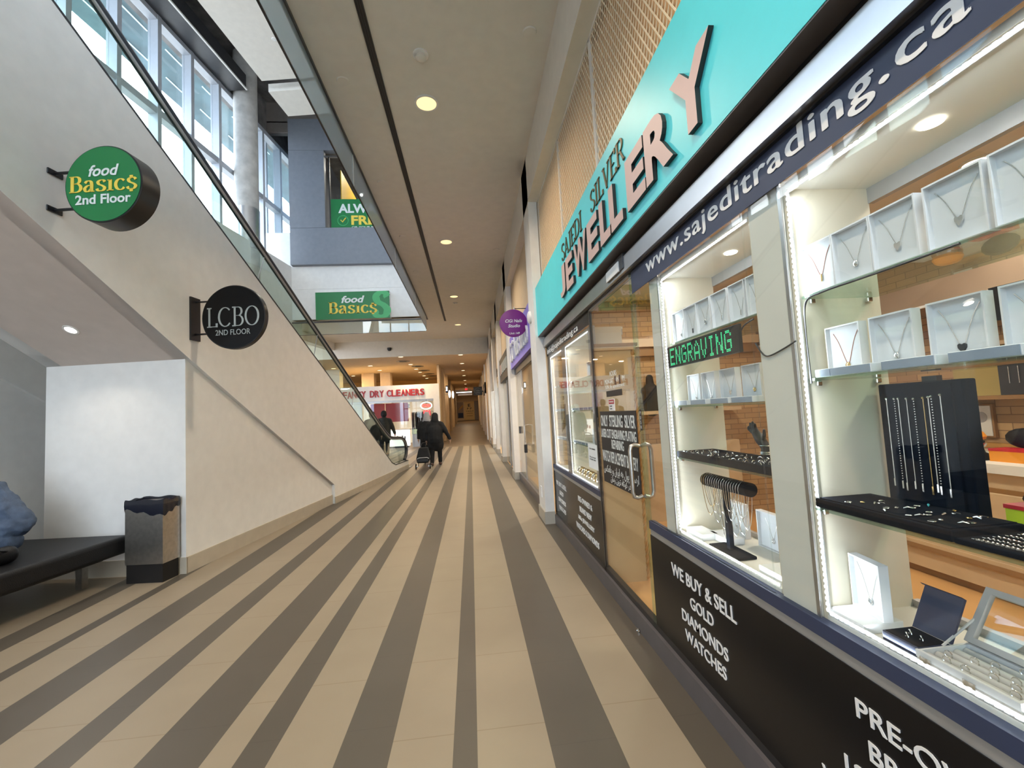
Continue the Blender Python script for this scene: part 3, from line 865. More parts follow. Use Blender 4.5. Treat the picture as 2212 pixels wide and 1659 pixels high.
MB().cyl((-3.6, 15.85, 9.65), (-3.6, 15.845, 9.646), 0.06, 16).build('lens', E_PUCK, t)
MB().cyl((-3.6, 16.0, 9.75), (-3.6, 16.0, 12.0), 0.012, 8).build('stem', 'black_metal', t)
area('upper_shop_lamp', (-2.6, 17, 11.2), 1.0, 140, NEUT)

# bench
t = thing('bench', 'long black leather bench beside the waste bin', 'bench', E2W(9.5, 1.2, 0))
MB(ESC).box(8.13, 10.9, 0.5, 2.2, 0.265, 0.43).build('cushion', 'black_leather', t, bevel=0.035, smooth=True, seg=4)
MB(ESC).box(8.3, 10.7, 0.62, 1.85, 0.235, 0.266).build('under_frame', 'black_metal', t)
for s_ in (8.32, 10.5):
    for t_ in (0.80, 2.0): MB(ESC).box(s_-0.03, s_+0.03, t_-0.03, t_+0.03, 0, 0.24).build('leg', 'steel_brushed', t)
# waste bin with a black bag
t = thing('waste_bin', 'brushed steel waste bin lined with a black bag in front of the escalator wall', 'bin', E2W(8.18, 0.27, 0))
b0, b1, t0, t1 = 8.06, 8.26, 0.085, 0.45
MB(ESC).box(b0+0.008, b1-0.008, t0+0.008, t1-0.008, 0, 0.172).build('plinth', 'rubber', t)
MB(ESC).box(b0, b1, t0, t1, 0.172, 0.745).build('body', 'steel_brushed', t)
bag = MB(ESC)
outer, N_ = [], 12
per = []
for (sa, ta), (sb, tb) in (((b1, t1), (b1, t0)), ((b1, t0), (b0, t0)), ((b0, t0), (b0, t1)), ((b0, t1), (b1, t1))):
    for i in range(N_): per.append((sa+(sb-sa)*i/N_, ta+(tb-ta)*i/N_))
n_ = len(per)
cs, ct = (b0+b1)/2, (t0+t1)/2
rows = [(0.955, 0.70), (0.96, 0.755), (1.0, 0.768), (1.03, 0.755), (1.045, 0.72), (1.035, 0.0)]
vs = []
for j, (k_, z) in enumerate(rows):
    for i, (a, b) in enumerate(per):
        zz = z
        if j == 5: zz = 0.655+0.035*math.sin(i*0.21+2.2)+0.012*math.sin(i*1.3)
        kk = k_+(0.008*math.sin(i*1.9+j) if j > 2 else 0)
        vs.append((cs+(a-cs)*kk, ct+(b-ct)*kk, zz+(0.006*math.sin(i*0.9+j) if 0 < j < 5 else 0)))
fs = [(j*n_+i, j*n_+(i+1) % n_, (j+1)*n_+(i+1) % n_, (j+1)*n_+i) for j in range(5) for i in range(n_)]
fs.append(tuple(range(n_)))
bag.add(vs, fs)
bag.build('bag', 'bag_plastic', t, smooth=True)

# ------------------------------------------------------------------ people
def remesh(o, vox, disp=0.0, dscale=0.12, smooth=6):
    r = o.modifiers.new('remesh', 'REMESH')
    r.mode = 'VOXEL'
    r.voxel_size = vox
    r.use_smooth_shade = True
    s_ = o.modifiers.new('smooth', 'SMOOTH')
    s_.iterations = smooth
    s_.factor = 0.5
    if disp > 0:
        tx = bpy.data.textures.new('folds', 'CLOUDS')
        tx.noise_scale = dscale
        d = o.modifiers.new('folds', 'DISPLACE')
        d.texture = tx
        d.strength = disp
        d.mid_level = 0.5
    return o
def blob(name, m, parent, cones, vox, disp=0.0, dscale=0.12, balls=(), smooth=6):
    mb = MB()
    for a, b, ra, rb in cones: mb.cone(a, b, ra, rb, 14)
    for c_, r_, sc_ in balls: mb.ball(c_, r_, 14, sc_)
    return remesh(mb.build(name, m, parent), vox, disp, dscale, smooth)
def walker(label, base, facing, h, coat_m, trouser_m, shoe_m, head_m, head_name, arm_out=0.16, step=0.20, coat_low=0.44, wide=1.0, lean=0.05, hair=None):
    """a standing or walking clothed adult seen from behind; facing is a unit vector on the floor"""
    o = thing('person', label, 'person', base)
    k = h/1.7
    f_ = Vector((facing[0], facing[1], 0)).normalized()
    r_ = Vector((f_.y, -f_.x, 0))
    b_ = Vector(base)
    def p(x, y, z): return b_+r_*(x*k)+f_*(y*k)+Vector((0, 0, z*k))
    w_ = wide
    hy = lean
    hands = []
    # body: head, neck, trunk, arms with hands, legs - one skin surface
    cones = [(p(0, hy+.02, 1.50), p(0, hy+.03, 1.60), .085*k, .088*k), (p(0, hy, 1.36), p(0, hy+.02, 1.5), .055*k, .055*k), (p(0, 0, .95), p(0, hy, 1.33), .13*k, .13*k)]
    for sd in (-1, 1):
        st_ = step*sd
        ao = arm_out if sd > 0 else 0.04
        cones += [(p(.09*sd, 0, .92), p(.10*sd, st_*.45+.03, .50), .085*k, .06*k), (p(.10*sd, st_*.45+.03, .50), p(.10*sd, st_*.8, .09), .055*k, .04*k)]
        cones += [(p(.19*sd, hy, 1.33), p((.25+ao*.5)*sd, hy-.03, 1.06), .05*k, .04*k), (p((.25+ao*.5)*sd, hy-.03, 1.06), p((.25+ao)*sd, hy+.03*sd, .84), .038*k, .028*k)]
        hx = (.25+ao)*sd
        cones += [(p(hx, hy+.03*sd, .83), p(hx+.01*sd, hy+.03*sd, .76), .030*k, .032*k)]
        for q_ in range(4):
            cones.append((p(hx+.01*sd, hy+.03*sd-.027+.018*q_, .75), p(hx, hy+.03*sd-.025+.018*q_, .675-.01*abs(q_-1.5)), .010*k, .008*k))
        cones.append((p(hx, hy+.03*sd+.03, .79), p(hx-.01*sd, hy+.03*sd+.055, .735), .011*k, .009*k))
    # face: nose, brow, chin; ears
    balls = [(p(0, hy+.125, 1.575), .016*k, (1, 1, 1.3)), (p(0, hy+.09, 1.505), .035*k, (1, 1, .8)), (p(.085, hy+.02, 1.575), .022*k, (.6, 1, 1.3)), (p(-.085, hy+.02, 1.575), .022*k, (.6, 1, 1.3))]
    blob('body', 'skin', o, cones, 0.011, balls=balls, smooth=2)
    # coat
    cc = [(p(0, .0, .60+coat_low*.5), p(0, hy*.7, 1.10), .205*k*w_, .20*k*w_), (p(0, hy*.7, 1.10), p(0, hy, 1.32), .20*k*w_, .15*k), (p(-.15, hy, 1.33), p(.15, hy, 1.33), .09*k, .09*k),
          (p(-.08, 0, coat_low+.2), p(-.06, hy*.5, 1.0), .15*k*w_, .15*k*w_), (p(.08, 0, coat_low+.2), p(.06, hy*.5, 1.0), .15*k*w_, .15*k*w_)]
    for sd in (-1, 1):
        ao = arm_out if sd > 0 else 0.04
        cc += [(p(.20*sd, hy, 1.32), p((.25+ao*.5)*sd, hy-.03, 1.06), .085*k, .075*k), (p((.25+ao*.5)*sd, hy-.03, 1.06), p((.25+ao)*sd, hy+.03*sd, .84), .072*k, .055*k)]
    blob('coat', coat_m, o, cc, 0.016, 0.02, 0.15)
    tt = []
    for sd in (-1, 1):
        st_ = step*sd
        tt += [(p(.085*sd, 0, .90), p(.10*sd, st_*.45+.03, .50), .115*k, .085*k), (p(.10*sd, st_*.45+.03, .50), p(.10*sd, st_*.8, .12), .082*k, .065*k)]
    blob('trousers', trouser_m, o, tt, 0.014, 0.012, 0.1)
    for sd in (-1, 1):
        st_ = step*sd
        up = 0.02 if (sd < 0 and step > 0.05) else 0
        blob('shoe', shoe_m, o, [(p(.10*sd, st_*.8-.05, .045+up*1.5), p(.105*sd, st_*.8+.13, .035), .045*k, .038*k), (p(.10*sd, st_*.8, .06+up), p(.10*sd, st_*.8, .11+up), .045*k, .045*k)], 0.01)
    hb = [(p(0, hy+.0, 1.545), p(0, hy+.02, 1.60), .112*k, .108*k)]
    if head_name in ('hood', 'headscarf'): hb += [(p(0, hy-.02, 1.42), p(0, hy-.005, 1.53), .115*k, .112*k), (p(-.07, hy-.02, 1.38), p(.07, hy-.02, 1.38), .08*k, .08*k)]
    blob(head_name, head_m, o, hb, 0.011, 0.01, 0.08)
    return o
walker('person in a black hooded coat walking away pulling a shopping trolley', (-1.06, 12.9, 0), (0.10, 0.99), 1.53, 'black_cloth', 'black_cloth', 'shoe_brown', 'black_cloth', 'hood', arm_out=.20, step=.22, coat_low=.42, wide=1.22)
walker('person in a dark coat and pale grey headscarf just ahead of the trolley', (-1.38, 13.75, 0), (0.10, 0.99), 1.58, 'black_cloth', 'black_cloth', 'black_cloth', 'grey_knit', 'headscarf', arm_out=.05, step=.10, coat_low=.40, wide=1.1)
walker('person in a black coat and light jeans standing behind the escalator glass', (-3.62, 16.5, 0), (-0.3, 0.95), 1.74, 'black_cloth', 'light_jean', 'black_cloth', 'black_cloth', 'hair', arm_out=.05, step=.10, coat_low=.58, wide=1.15)
walker('person in a dark olive coat standing at the dry cleaners counter', (-3.36, 17.3, 0), (-0.1, 0.99), 1.76, 'olive_cloth', 'black_cloth', 'black_cloth', 'black_cloth', 'cap', arm_out=.12, step=.04, coat_low=.5, wide=1.15)
# shopping trolley behind the first walker
t = thing('shopping_trolley', 'black two-wheeled shopping trolley pulled along the floor', 'trolley', (-1.37, 12.15, 0))
cx = -1.36
MB().prism([(-0.15, 0.17), (0.14, 0.17), (0.19, 0.30), (0.13, 0.58), (-0.10, 0.58), (-0.17, 0.30)], lambda a, b, d: (cx+a*1.05, 12.12+d+(b-0.17)*0.25, b), 0, 0.2).build('bag', 'black_cloth', t, bevel=0.03, smooth=True)
MB().tube([(cx-0.15, 12.115, 0.29), (cx-0.10, 12.12, 0.315), (cx+0.12, 12.12, 0.315), (cx+0.17, 12.115, 0.29)], 0.007, 8).build('reflective_strip', 'white_vinyl', t)
MB().box(cx-0.15, cx+0.15, 12.10, 12.13, 0.20, 0.28).build('front_pocket', 'black_plastic', t, bevel=0.01)
for sx in (-1, 1):
    MB().tube([(cx+0.13*sx, 12.2, 0.08), (cx+0.13*sx, 12.3, 0.30), (cx+0.06*sx, 12.42, 0.64)], 0.009, 8).build('frame_tube', 'black_metal', t)
    o = MB().lathe([(0.03, -0.012), (0.075, -0.012), (0.082, 0), (0.075, 0.012), (0.03, 0.012)], (cx+0.19*sx, 12.16, 0.082), (1, 0, 0), 20).build('wheel', 'rubber', t, smooth=True)
    MB().cyl((cx+0.14*sx, 12.16, 0.082), (cx+0.215*sx, 12.16, 0.082), 0.02, 10).build('hub', 'alu', o)
MB().tube([(cx-0.06, 12.42, 0.64), (cx-0.04, 12.44, 0.69), (cx+0.1, 12.46, 0.72), (cx+0.06, 12.42, 0.64)], 0.012, 8).build('handle', 'black_plastic', t)
# seated figure at the left edge
o = thing('person', 'seated person in a blue denim jacket on the black bench at the left edge', 'person', E2W(8.8, 1.4, 0.43))
q = lambda s_, t_, z: E2W(s_, t_, z)
def skinbody():
    cones = [(q(8.75, 1.36, .56), q(8.72, 1.46, .95), .14, .13), (q(8.72, 1.47, 1.0), q(8.75, 1.50, 1.14), .06, .055), (q(8.78, 1.52, 1.22), q(8.80, 1.53, 1.30), .085, .088)]
    for sd, sh, el, ha in ((1, (8.66, 1.28, .98), (8.62, 1.03, .68), (8.92, 1.25, .60)), (-1, (8.8, 1.64, .98), (8.95, 1.75, .70), (9.1, 1.45, .60))):
        cones += [(q(*sh), q(*el), .05, .042), (q(*el), q(*ha), .04, .03)]
        h_ = Vector(ha)
        for i in range(4): cones.append((q(h_[0]+.03, h_[1]-.03+.02*i, h_[2]), q(h_[0]+.11, h_[1]-.035+.023*i, h_[2]-.015), .010, .008))
        cones.append((q(h_[0]+.01, h_[1]+.03, h_[2]+.01), q(h_[0]+.06, h_[1]+.055, h_[2]+.015), .011, .009))
    for sd in (-.10, .12):
        cones += [(q(8.8, 1.36+sd, .52), q(9.22, 1.36+sd, .52), .085, .065), (q(9.22, 1.36+sd, .52), q(9.25, 1.38+sd, .50), .06, .055)]
    blob('body', 'skin', o, cones, 0.012, balls=[(q(8.89, 1.53, 1.27), .018, (1, 1, 1.2))], smooth=2)
skinbody()
blob('denim_jacket', 'denim', o, [(q(8.72, 1.30, .54), q(8.70, 1.40, .92), .20, .18), (q(8.66, 1.26, .96), q(8.62, 1.05, .68), .105, .10), (q(8.62, 1.05, .68), q(8.90, 1.24, .60), .095, .06),
     (q(8.8, 1.62, .96), q(8.95, 1.75, .70), .10, .09), (q(8.95, 1.75, .70), q(9.1, 1.47, .60), .08, .06), (q(8.70, 1.18, .55), q(8.70, 1.5, .55), .13, .13), (q(8.66, 1.10, .53), q(8.7, 1.2, .62), .09, .1)], 0.011, 0.05, 0.11, smooth=3)
blob('trousers', 'black_cloth', o, [(q(8.8, 1.26, .53), q(9.22, 1.26, .53), .10, .08), (q(8.8, 1.50, .53), q(9.22, 1.48, .53), .10, .08)], 0.014)
blob('hair', 'black_cloth', o, [(q(8.76, 1.52, 1.25), q(8.78, 1.53, 1.33), .10, .098)], 0.012)
t = thing('handbag', 'soft black bag lying on the bench in front of the seated person', 'bag', E2W(9.0, .85, .43))
blob('bag_body', 'black_leather', t, [(q(8.93, .78, .50), q(9.3, .82, .49), .07, .06), (q(8.9, 1.0, .49), q(9.3, 1.0, .48), .06, .05)], 0.012, 0.01)
MB().tube([q(8.95, .74, .53), q(9.05, .70, .56), q(9.2, .72, .52)], 0.008, 6).build('strap', 'black_leather', t)

# ================================================================== RIGHT: JEWELLERY SHOP FRONT
YU = V3(0, -1, 0)   # reading direction along the shop front
def rtext(s_, ya, yb, z0, z1, m, parent, X=0.999, d=0.003, **k): return text(s_, V3(X, ya, z0), V3(0, yb-ya, 0), V3(0, 0, z1-z0), V3(-d, 0, 0), 'lettering', m, parent, **k)
struct('trim_2', B(0.98, 1.05, -3.2, 5.45, 0, 0.115), 'kerb_grey', 'dark grey plinth along the shop front')
struct('trim_3', B(1.0, 1.04, -3.2, 5.45, 0.115, 0.15), 'black_metal')
o = MB().lathe([(0.012, 0), (0.014, 0.012), (0.006, 0.02), (0.001, 0.021)], (0.972, 2.72, 0), n=12).build('floor_bolt', 'chrome', smooth=True)
tag(o, 'small metal bolt on the floor against the plinth below the glass door', 'bolt')
for nm, lab, y0, y1, lines in (
    ('base_panel', 'black panel with white lettering below the nearer display window', -3.0, 2.49,
     (('WE BUY & SELL', 2.232, 1.68, .523, .585), ('GOLD', 2.055, 1.855, .428, .482), ('DIAMONDS', 2.15, 1.76, .335, .388), ('WATCHES', 2.13, 1.785, .247, .299),
      ('PRE-OWNED &', 1.143, 0.60, .533, .583), ('BRAND NEW', 1.114, 0.65, .441, .492), ('18Kt JEWELLERY', 1.20, 0.56, .346, .398), ('WATCHES & DIAMONDS', 1.29, 0.44, .252, .304))),
    ('base_panel', 'black panel with white lettering below the further display window', 3.46, 5.45,
     (('WE BUY & SELL', 5.30, 4.75, .508, .560), ('GOLD', 5.136, 4.93, .415, .462), ('DIAMONDS', 5.215, 4.825, .325, .375), ('WATCHES', 5.207, 4.842, .232, .280),
      ('PRE-OWNED &', 4.217, 3.728, .517, .567), ('BRAND NEW', 4.18, 3.765, .423, .474), ('18Kt JEWELLERY', 4.249, 3.697, .33, .38), ('WATCHES & DIAMONDS', 4.358, 3.585, .238, .290)))):
    t = thing(nm, lab, 'sign panel', (1.0, (y0+y1)/2, .15))
    B(1.0, 1.02, y0, y1, .15, .655).build('board', 'black_gloss', t)
    for L_ in lines: rtext(L_[0], L_[1], L_[2], L_[3], L_[4], 'white_vinyl', t, off=0.008)
for i, (y0, y1) in enumerate(((-3, 2.49), (3.46, 5.45))):
    struct('trim_%d' % (4+i), B(1.004, 1.03, y0, y1, .655, .69), 'alu_matt')
    struct('trim_%d' % (6+i), B(0.998, 1.03, y0, y1, .69, .735), 'navy_band')
# head of the shop front: bands, web addresses, metal transom
struct('trim_8', B(0.985, 1.05, -3, 5.45, 2.205, 2.35), 'black_metal', 'black strip under the metal transom')
struct('trim_9', B(0.962, 1.05, -3, 5.45, 2.214, 2.308), 'alu', 'polished metal transom under the turquoise sign')
t = thing('band_sign', 'dark blue band with a large white web address above the nearer display window', 'sign', (1.0, 0, 2.07))
B(1.0, 1.0035, -3, 2.495, 2.075, 2.215).build('band', 'navy_band', t)
rtext('www.sajeditrading.ca', 2.27, 0.70, 2.098, 2.204, 'white_vinyl', t, bold=0.018, sp=1.08, d=0.0015)
t = thing('band_sign', 'black band with a small white mail address above the further display window', 'sign', (1.0, 4.4, 2.09))
B(1.0, 1.0035, 3.46, 5.45, 2.09, 2.215).build('band', 'black_gloss', t)
rtext('Info@sajeditrading.ca', 5.40, 3.815, 2.092, 2.178, 'white_vinyl', t, bold=0.018, d=0.0015)
# big turquoise sign
t = thing('shop_sign', 'large turquoise shop sign with raised pink block letters', 'sign', (0.95, 1.5, 2.347))
B(0.90, 1.0, -3, 5.45, 2.352, 2.98).build('board', 'teal', t)
B(0.902, 1.01, -3, 5.45, 2.346, 2.352).build('underside', 'kerb_grey', t)
xs = [3.896, 3.645, 3.345, 2.945, 2.652, 2.455, 2.17, 1.92, 1.64]
wd = [0.21, 0.25, 0.37, 0.25, 0.215, 0.215, 0.24, 0.27, 0.30]
for ch, y, w_ in zip('JEWELLERY', xs, wd):
    z0 = 2.425
    text(ch, V3(0.899, y, z0), V3(0, -w_, 0), V3(0, 0, 0.272), V3(-0.020, 0, 0), 'raised_letter', 'letter_face', t, off=0.04, side='letter_side')
serif('SAJEDI', V3(0.899, 3.83, 2.745), V3(0, -0.72, 0), V3(0, 0, 0.150), V3(-0.006, 0, 0), 'raised_lettering', 'gold_letter', t, 0.05, 0.012)
serif('SILVER', V3(0.899, 2.87, 2.745), V3(0, -0.67, 0), V3(0, 0, 0.145), V3(-0.006, 0, 0), 'raised_lettering', 'gold_letter', t, 0.05, 0.012)
# mesh panels above the sign
struct('wall_right_mesh_back', B(1.06, 1.12, -3.2, 5.45, 2.3, 4.72), 'mesh_back', 'tan wall behind the expanded metal mesh')
def mesh_panel(y0, y1, label):
    t = thing('mesh_panel', label, 'mesh panel', (1.0, (y0+y1)/2, 2.98), 'mesh panels above the turquoise sign')
    m = MB()
    z0, z1 = 2.995, 4.12
    pitch, slope = 0.05, 1.75
    H_ = z1-z0
    wy = 0.0042
    for dr in (1, -1):
        c0 = y0-H_/slope
        while c0 < y1+H_/slope:
            a, b = (c0, z0), (c0+dr*H_/slope, z1)
            (ya, za), (yb, zb) = a, b
            def cl(yl, keep_hi):
                pass
            pts = []
            t0_, t1_ = 0.0, 1.0
            dy = yb-ya
            for lim, sg in ((y0, 1), (y1, -1)):
                fa, fb = sg*(ya-lim), sg*(yb-lim)
                if fa < 0 and fb < 0: t1_ = -1
                elif fa < 0: t0_ = max(t0_, fa/(fa-fb))
                elif fb < 0: t1_ = min(t1_, fa/(fa-fb))
            if t1_ > t0_:
                p_, q_ = (ya+dy*t0_, za+(zb-za)*t0_), (ya+dy*t1_, za+(zb-za)*t1_)
                x0 = 0.999 if dr > 0 else 1.003
                m.prism([(p_[0]-wy, p_[1]), (p_[0]+wy, p_[1]), (q_[0]+wy, q_[1]), (q_[0]-wy, q_[1])], lambda a_, b_, d: (d, a_, b_), x0, x0+0.004)
            c0 += pitch
    m.build('wire_mesh', 'mesh_wire', t)
    for (a, b, c_, d) in ((y0, y1, z1-0.014, z1+0.01), (y0, y1, z0-0.01, z0+0.01), (y0, y0+0.018, z0, z1), (y1-0.018, y1, z0, z1)):
        B(0.994, 1.012, a, b, c_, d).build('frame_bar', 'ceiling_paint', t)
for (a, b, l) in ((4.16, 5.44, 'furthest tan expanded metal panel beside the white pillar'), (2.965, 4.155, 'middle tan expanded metal panel above the turquoise sign'), (-0.4, 2.96, 'nearest and longest tan expanded metal panel above the turquoise sign')): mesh_panel(a, b, l)

# ------------------------------------------------------------------ glass front and door
struct('window_70', B(1.004, 1.014, 1.448, 2.49, .735, 2.215), G_DISPLAY, 'display window pane left of the joint')
struct('window_71', B(1.004, 1.014, -3, 1.444, .735, 2.215), G_DISPLAY, 'display window pane at the right edge')
struct('window_72', B(1.004, 1.014, 3.46, 5.45, .70, 2.215), G_DISPLAY, 'display window pane beyond the door')
t = struct('door_1', B(1.004, 1.016, 2.535, 3.43, .118, 2.20), G_PLAIN, 'frameless glass shop door')
for (a, b) in ((.85, 1.168),):
    for x0, x1, nm in ((1.004, .945, 'pull_handle'), (1.016, 1.075, 'pull_handle')):
        pts = [(x0, 2.57, b-.01), (x1+(.03 if x1 < 1 else -.03), 2.57, b), (x1+(.008 if x1 < 1 else -.008), 2.57, b-.008), (x1, 2.57, b-.035), (x1, 2.57, a+.035), (x1+(.008 if x1 < 1 else -.008), 2.57, a+.008), (x1+(.03 if x1 < 1 else -.03), 2.57, a), (x0, 2.57, a+.01)]
        h_ = MB().tube(pts, 0.0125, 12).build(nm, 'steel_brushed', t, smooth=True)
B(1.0, 1.02, 2.50, 2.535, .115, 2.215).build('jamb', G_SHELF, t)
B(1.0, 1.02, 3.43, 3.46, .115, 2.215).build('jamb', 'black_metal', t)
B(0.999, 1.022, 2.535, 3.43, 2.19, 2.215).build('top_rail', 'alu_matt', t)
t = thing('door_closer', 'white-fronted door closer above the glass door', 'door closer', (0.97, 2.6, 2.24))
B(0.955, 0.995, 2.50, 2.80, 2.235, 2.33).build('body', 'dark_frame', t, bevel=0.004)
B(0.948, 0.956, 2.56, 2.80, 2.235, 2.30).build('cover', 'white_vinyl', t, bevel=0.002)
t = thing('unit_plate', 'small white unit number plate left of the glass door', 'sign', (0.99, 3.54, 2.22))
B(0.986, 0.996, 3.498, 3.588, 2.22, 2.34).build('plate', 'white_vinyl', t)
rtext('150', 3.575, 3.51, 2.25, 2.305, 'black_plastic', t, X=0.985, d=0.001)
t = thing('door_poster', 'black poster with white lettering on the glass door', 'poster', (1.0, 2.95, .84))
B(0.9995, 1.0035, 2.578, 3.316, .84, 1.373).build('sheet', 'black_plastic', t)
kw = dict(X=0.9985, d=0.001, off=0.012)
rtext('ONLY  STERLING  SILVER', 3.30, 2.594, 1.262, 1.345, 'white_letter', t, **kw)
rtext('LASER CUT ENGRAVING PLATING', 3.31, 2.593, 1.178, 1.243, 'white_letter', t, **kw)
rtext('REPAIRING', 3.076, 2.826, 1.105, 1.170, 'white_letter', t, **kw)
rtext('WATCH REPLACEMENT BATTERY', 3.309, 2.592, 1.000, 1.082, 'white_letter', t, **kw)
# Persian lines in presentation forms, written right to left
FA1 = '\uFEB2\uFB91\uFECC\uFEE0\uFE91 \uFEED \uFEE5\uFE8D\uFEAE\uFBFE\uFE8D \uFEEA\uFE91 \uFEDD\uFEEE\uFB58 \uFEDD\uFE8E\uFEB3\uFEAD\uFE8D'
FA2 = '\uFEE5\uFE8E\uFEE3\uFEAF \uFEE6\uFBFE\uFEAE\uFE97 \uFEE9\uFE8E\uFE97\uFEEE\uFB90 \uFEAD\uFEA9'
rtext(FA1, 3.30, 2.60, .900, .975, 'white_letter', t, X=0.9985, d=0.001)
rtext(FA2, 3.15, 2.75, .852, .905, 'white_letter', t, X=0.9985, d=0.001)
t = thing('hours_lettering', 'small white opening hours lettering on the glass door', 'lettering', (1.0, 2.95, 1.5))
kw = dict(X=1.0035, d=0.0008)
rtext('HOURS', 3.03, 2.885, 1.622, 1.656, 'white_letter', t, **kw)
rtext('MON-SAT    AM-    PM', 3.15, 2.735, 1.572, 1.606, 'white_letter', t, **kw)
rtext('SUN. by appointment', 3.15, 2.745, 1.528, 1.562, 'white_letter', t, **kw)
for a, b in ((2.93, 2.905), (2.84, 2.815)): B(1.002, 1.0038, b, a, 1.555, 1.615).build('tape', 'shoe_brown', t)
B(1.002, 1.0038, 2.80, 3.13, 1.478, 1.520).build('tape', 'black_plastic', t)
t = thing('warning_sticker', 'small red and white warning sticker above the door poster', 'sticker', (1.0, 3.02, 1.376))
B(1.001, 1.0036, 2.962, 3.09, 1.376, 1.46).build('label', 'white_vinyl', t)
B(1.0002, 1.0012, 2.968, 3.084, 1.425, 1.455).build('header', 'red_letter', t)
rtext('WARNING', 3.075, 2.978, 1.434, 1.447, 'white_letter', t, X=1.0001, d=0.0005)
rtext('Security\nCamera', 3.07, 3.015, 1.386, 1.418, 'black_plastic', t, X=1.0008, d=0.0005)
t = thing('push_sticker', 'narrow black push sticker on the edge of the glass door', 'sticker', (1.0, 2.5, 1.25))
B(0.9975, 0.9995, 2.486, 2.514, 1.255, 1.378).build('label', 'black_plastic', t)
rtext('P\nU\nS\nH', 2.507, 2.493, 1.265, 1.368, 'white_letter', t, X=0.9974, d=0.0006)
t = thing('paper_notice', 'pale blue paper notice taped inside the further display window', 'notice', (1.0, 3.6, .9))
B(1.0005, 1.003, 3.462, 3.742, .895, 1.10).build('sheet', 'paper', t)
for z in (1.055, 0.985, .965): rtext('to our customers' if z > 1 else ('We are moved' if z > .97 else 'to next store'), 3.70, 3.52, z, z+.014, 'black_plastic', t, X=1.0, d=0.0006)

# ------------------------------------------------------------------ showcases
def led(parent, pts_from, pts_to, xo=1.028, n=None):
    """tape with LED chips between two (y, z) points, facing the shopper"""
    (ya, za), (yb, zb) = pts_from, pts_to
    L_ = math.hypot(yb-ya, zb-za)
    n = n or int(L_/0.0168)
    dy, dz = (yb-ya)/L_, (zb-za)/L_
    wy, wz = abs(dz)*0.006+abs(dy)*L_/2, abs(dy)*0.006+abs(dz)*L_/2
    cy_, cz = (ya+yb)/2, (za+zb)/2
    tp = B(xo, xo+0.003, cy_-wy, cy_+wy, cz-wz, cz+wz).build('led_tape', 'white_vinyl', parent)
    ch = MB()
    for i in range(n):
        q_ = (i+0.5)/n
        y_, z_ = ya+(yb-ya)*q_, za+(zb-za)*q_
        ch.box(xo-0.004, xo+0.001, y_-0.0036, y_+0.0036, z_-0.0036, z_+0.0036)
    c_ = ch.build('led_chips', E_LED, tp)
    c_['kind'] = 'stuff'
def case(name, label, y0, y1, shelves, left=True, right=True, depth=1.315, z0=.748, z1=2.062, m='case_cream', strips=True, pucks=()):
    t = thing(name, label, 'display case', (1.17, (y0+y1)/2, z0))
    B(1.03, depth, y0, y1, z0-.03, z0).build('floor_board', 'case_white', t)
    B(1.03, depth+.02, y0, y1, z1, z1+.02).build('top_board', 'case_white', t)
    if left: B(1.034, depth, y1, y1+.018, z0-.03, z1+.02).build('side_panel', m, t)
    if right: B(1.034, depth, y0-.018, y0, z0-.03, z1+.02).build('side_panel', m, t)
    B(depth-.004, depth+.016, y0, y1, z1-.05, z1).build('back_rail', 'alu_matt', t)
    B(depth-.004, depth+.016, y0, y1, z0, z0+.02).build('back_rail', 'alu_matt', t)
    for (z, x0, x1) in shelves:
        s_ = B(x0, x1, y0+.004, y1-.004, z-.008, z).build('glass_shelf', G_SHELF, t)
        for xx in (x0+.03, x1-.03): B(xx-.008, xx+.008, y1-.014, y1, z-.024, z-.008).build('shelf_clip', 'chrome', s_, bevel=.003)
    for (y, x) in pucks:
        p_ = MB().lathe([(.026, -.004), (.028, 0), (.022, 0.0)], (x, y, z1), n=20).build('puck_light', E_PUCK, t)
    if strips:
        if left: led(t, (y1-.008, z0+.01), (y1-.008, z1-.01))
        led(t, (y0, z0+.012), (y1-.012, z0+.012))
        led(t, (y0, z1-.012), (y1-.012, z1-.012))
    return t
# near showcase: bay left of the post, bay right of the post
YA0, YA1 = 1.445, 2.165
YB0, YB1 = -0.55, 1.25
caseA = case('display_case', 'lit showcase bay between the glass door and the pale post', YA0, YA1, ((1.713, 1.05, 1.30), (1.39, 1.045, 1.30), (1.13, 1.035, 1.30)), pucks=((1.80, 1.19),))
caseB = case('display_case', 'lit showcase bay at the right edge, right of the pale post', YB0, YB1, ((1.712, 1.045, 1.30), (1.455, 1.04, 1.30), (1.068, 1.02, 1.31)), pucks=((0.93, 1.17), (0.40, 1.17)))
t = struct('trim_10', B(1.022, 1.06, 1.272, 1.425, .72, 2.10), 'case_white', 'pale post between the two showcase bays')
B(1.018, 1.0225, 1.262, 1.276, .735, 2.09).build('edge', 'alu', t)
t = struct('trim_11', B(1.022, 1.06, 2.185, 2.30, .72, 2.10), 'case_white', 'pale post at the door end of the showcase')
B(1.018, 1.0225, 2.18, 2.192, .735, 2.09).build('edge', 'alu', t)
# far showcase: two bays beyond the door
caseC = case('display_case', 'narrow lit showcase bay furthest beyond the glass door', 4.70, 5.36, ((1.69, 1.05, 1.3), (1.39, 1.05, 1.3), (1.06, 1.05, 1.3)), z0=.728, z1=2.07)
caseD = case('display_case', 'lit showcase bay just beyond the glass door', 3.60, 4.50, ((1.69, 1.05, 1.3), (1.39, 1.05, 1.3), (1.06, 1.05, 1.3)), z0=.728, z1=2.07, pucks=((3.75, 1.2),))
struct('trim_12', B(1.022, 1.06, 4.52, 4.685, .70, 2.09), 'alu_matt')
struct('trim_13', B(1.022, 1.06, 3.50, 3.59, .70, 2.09), 'alu_matt')
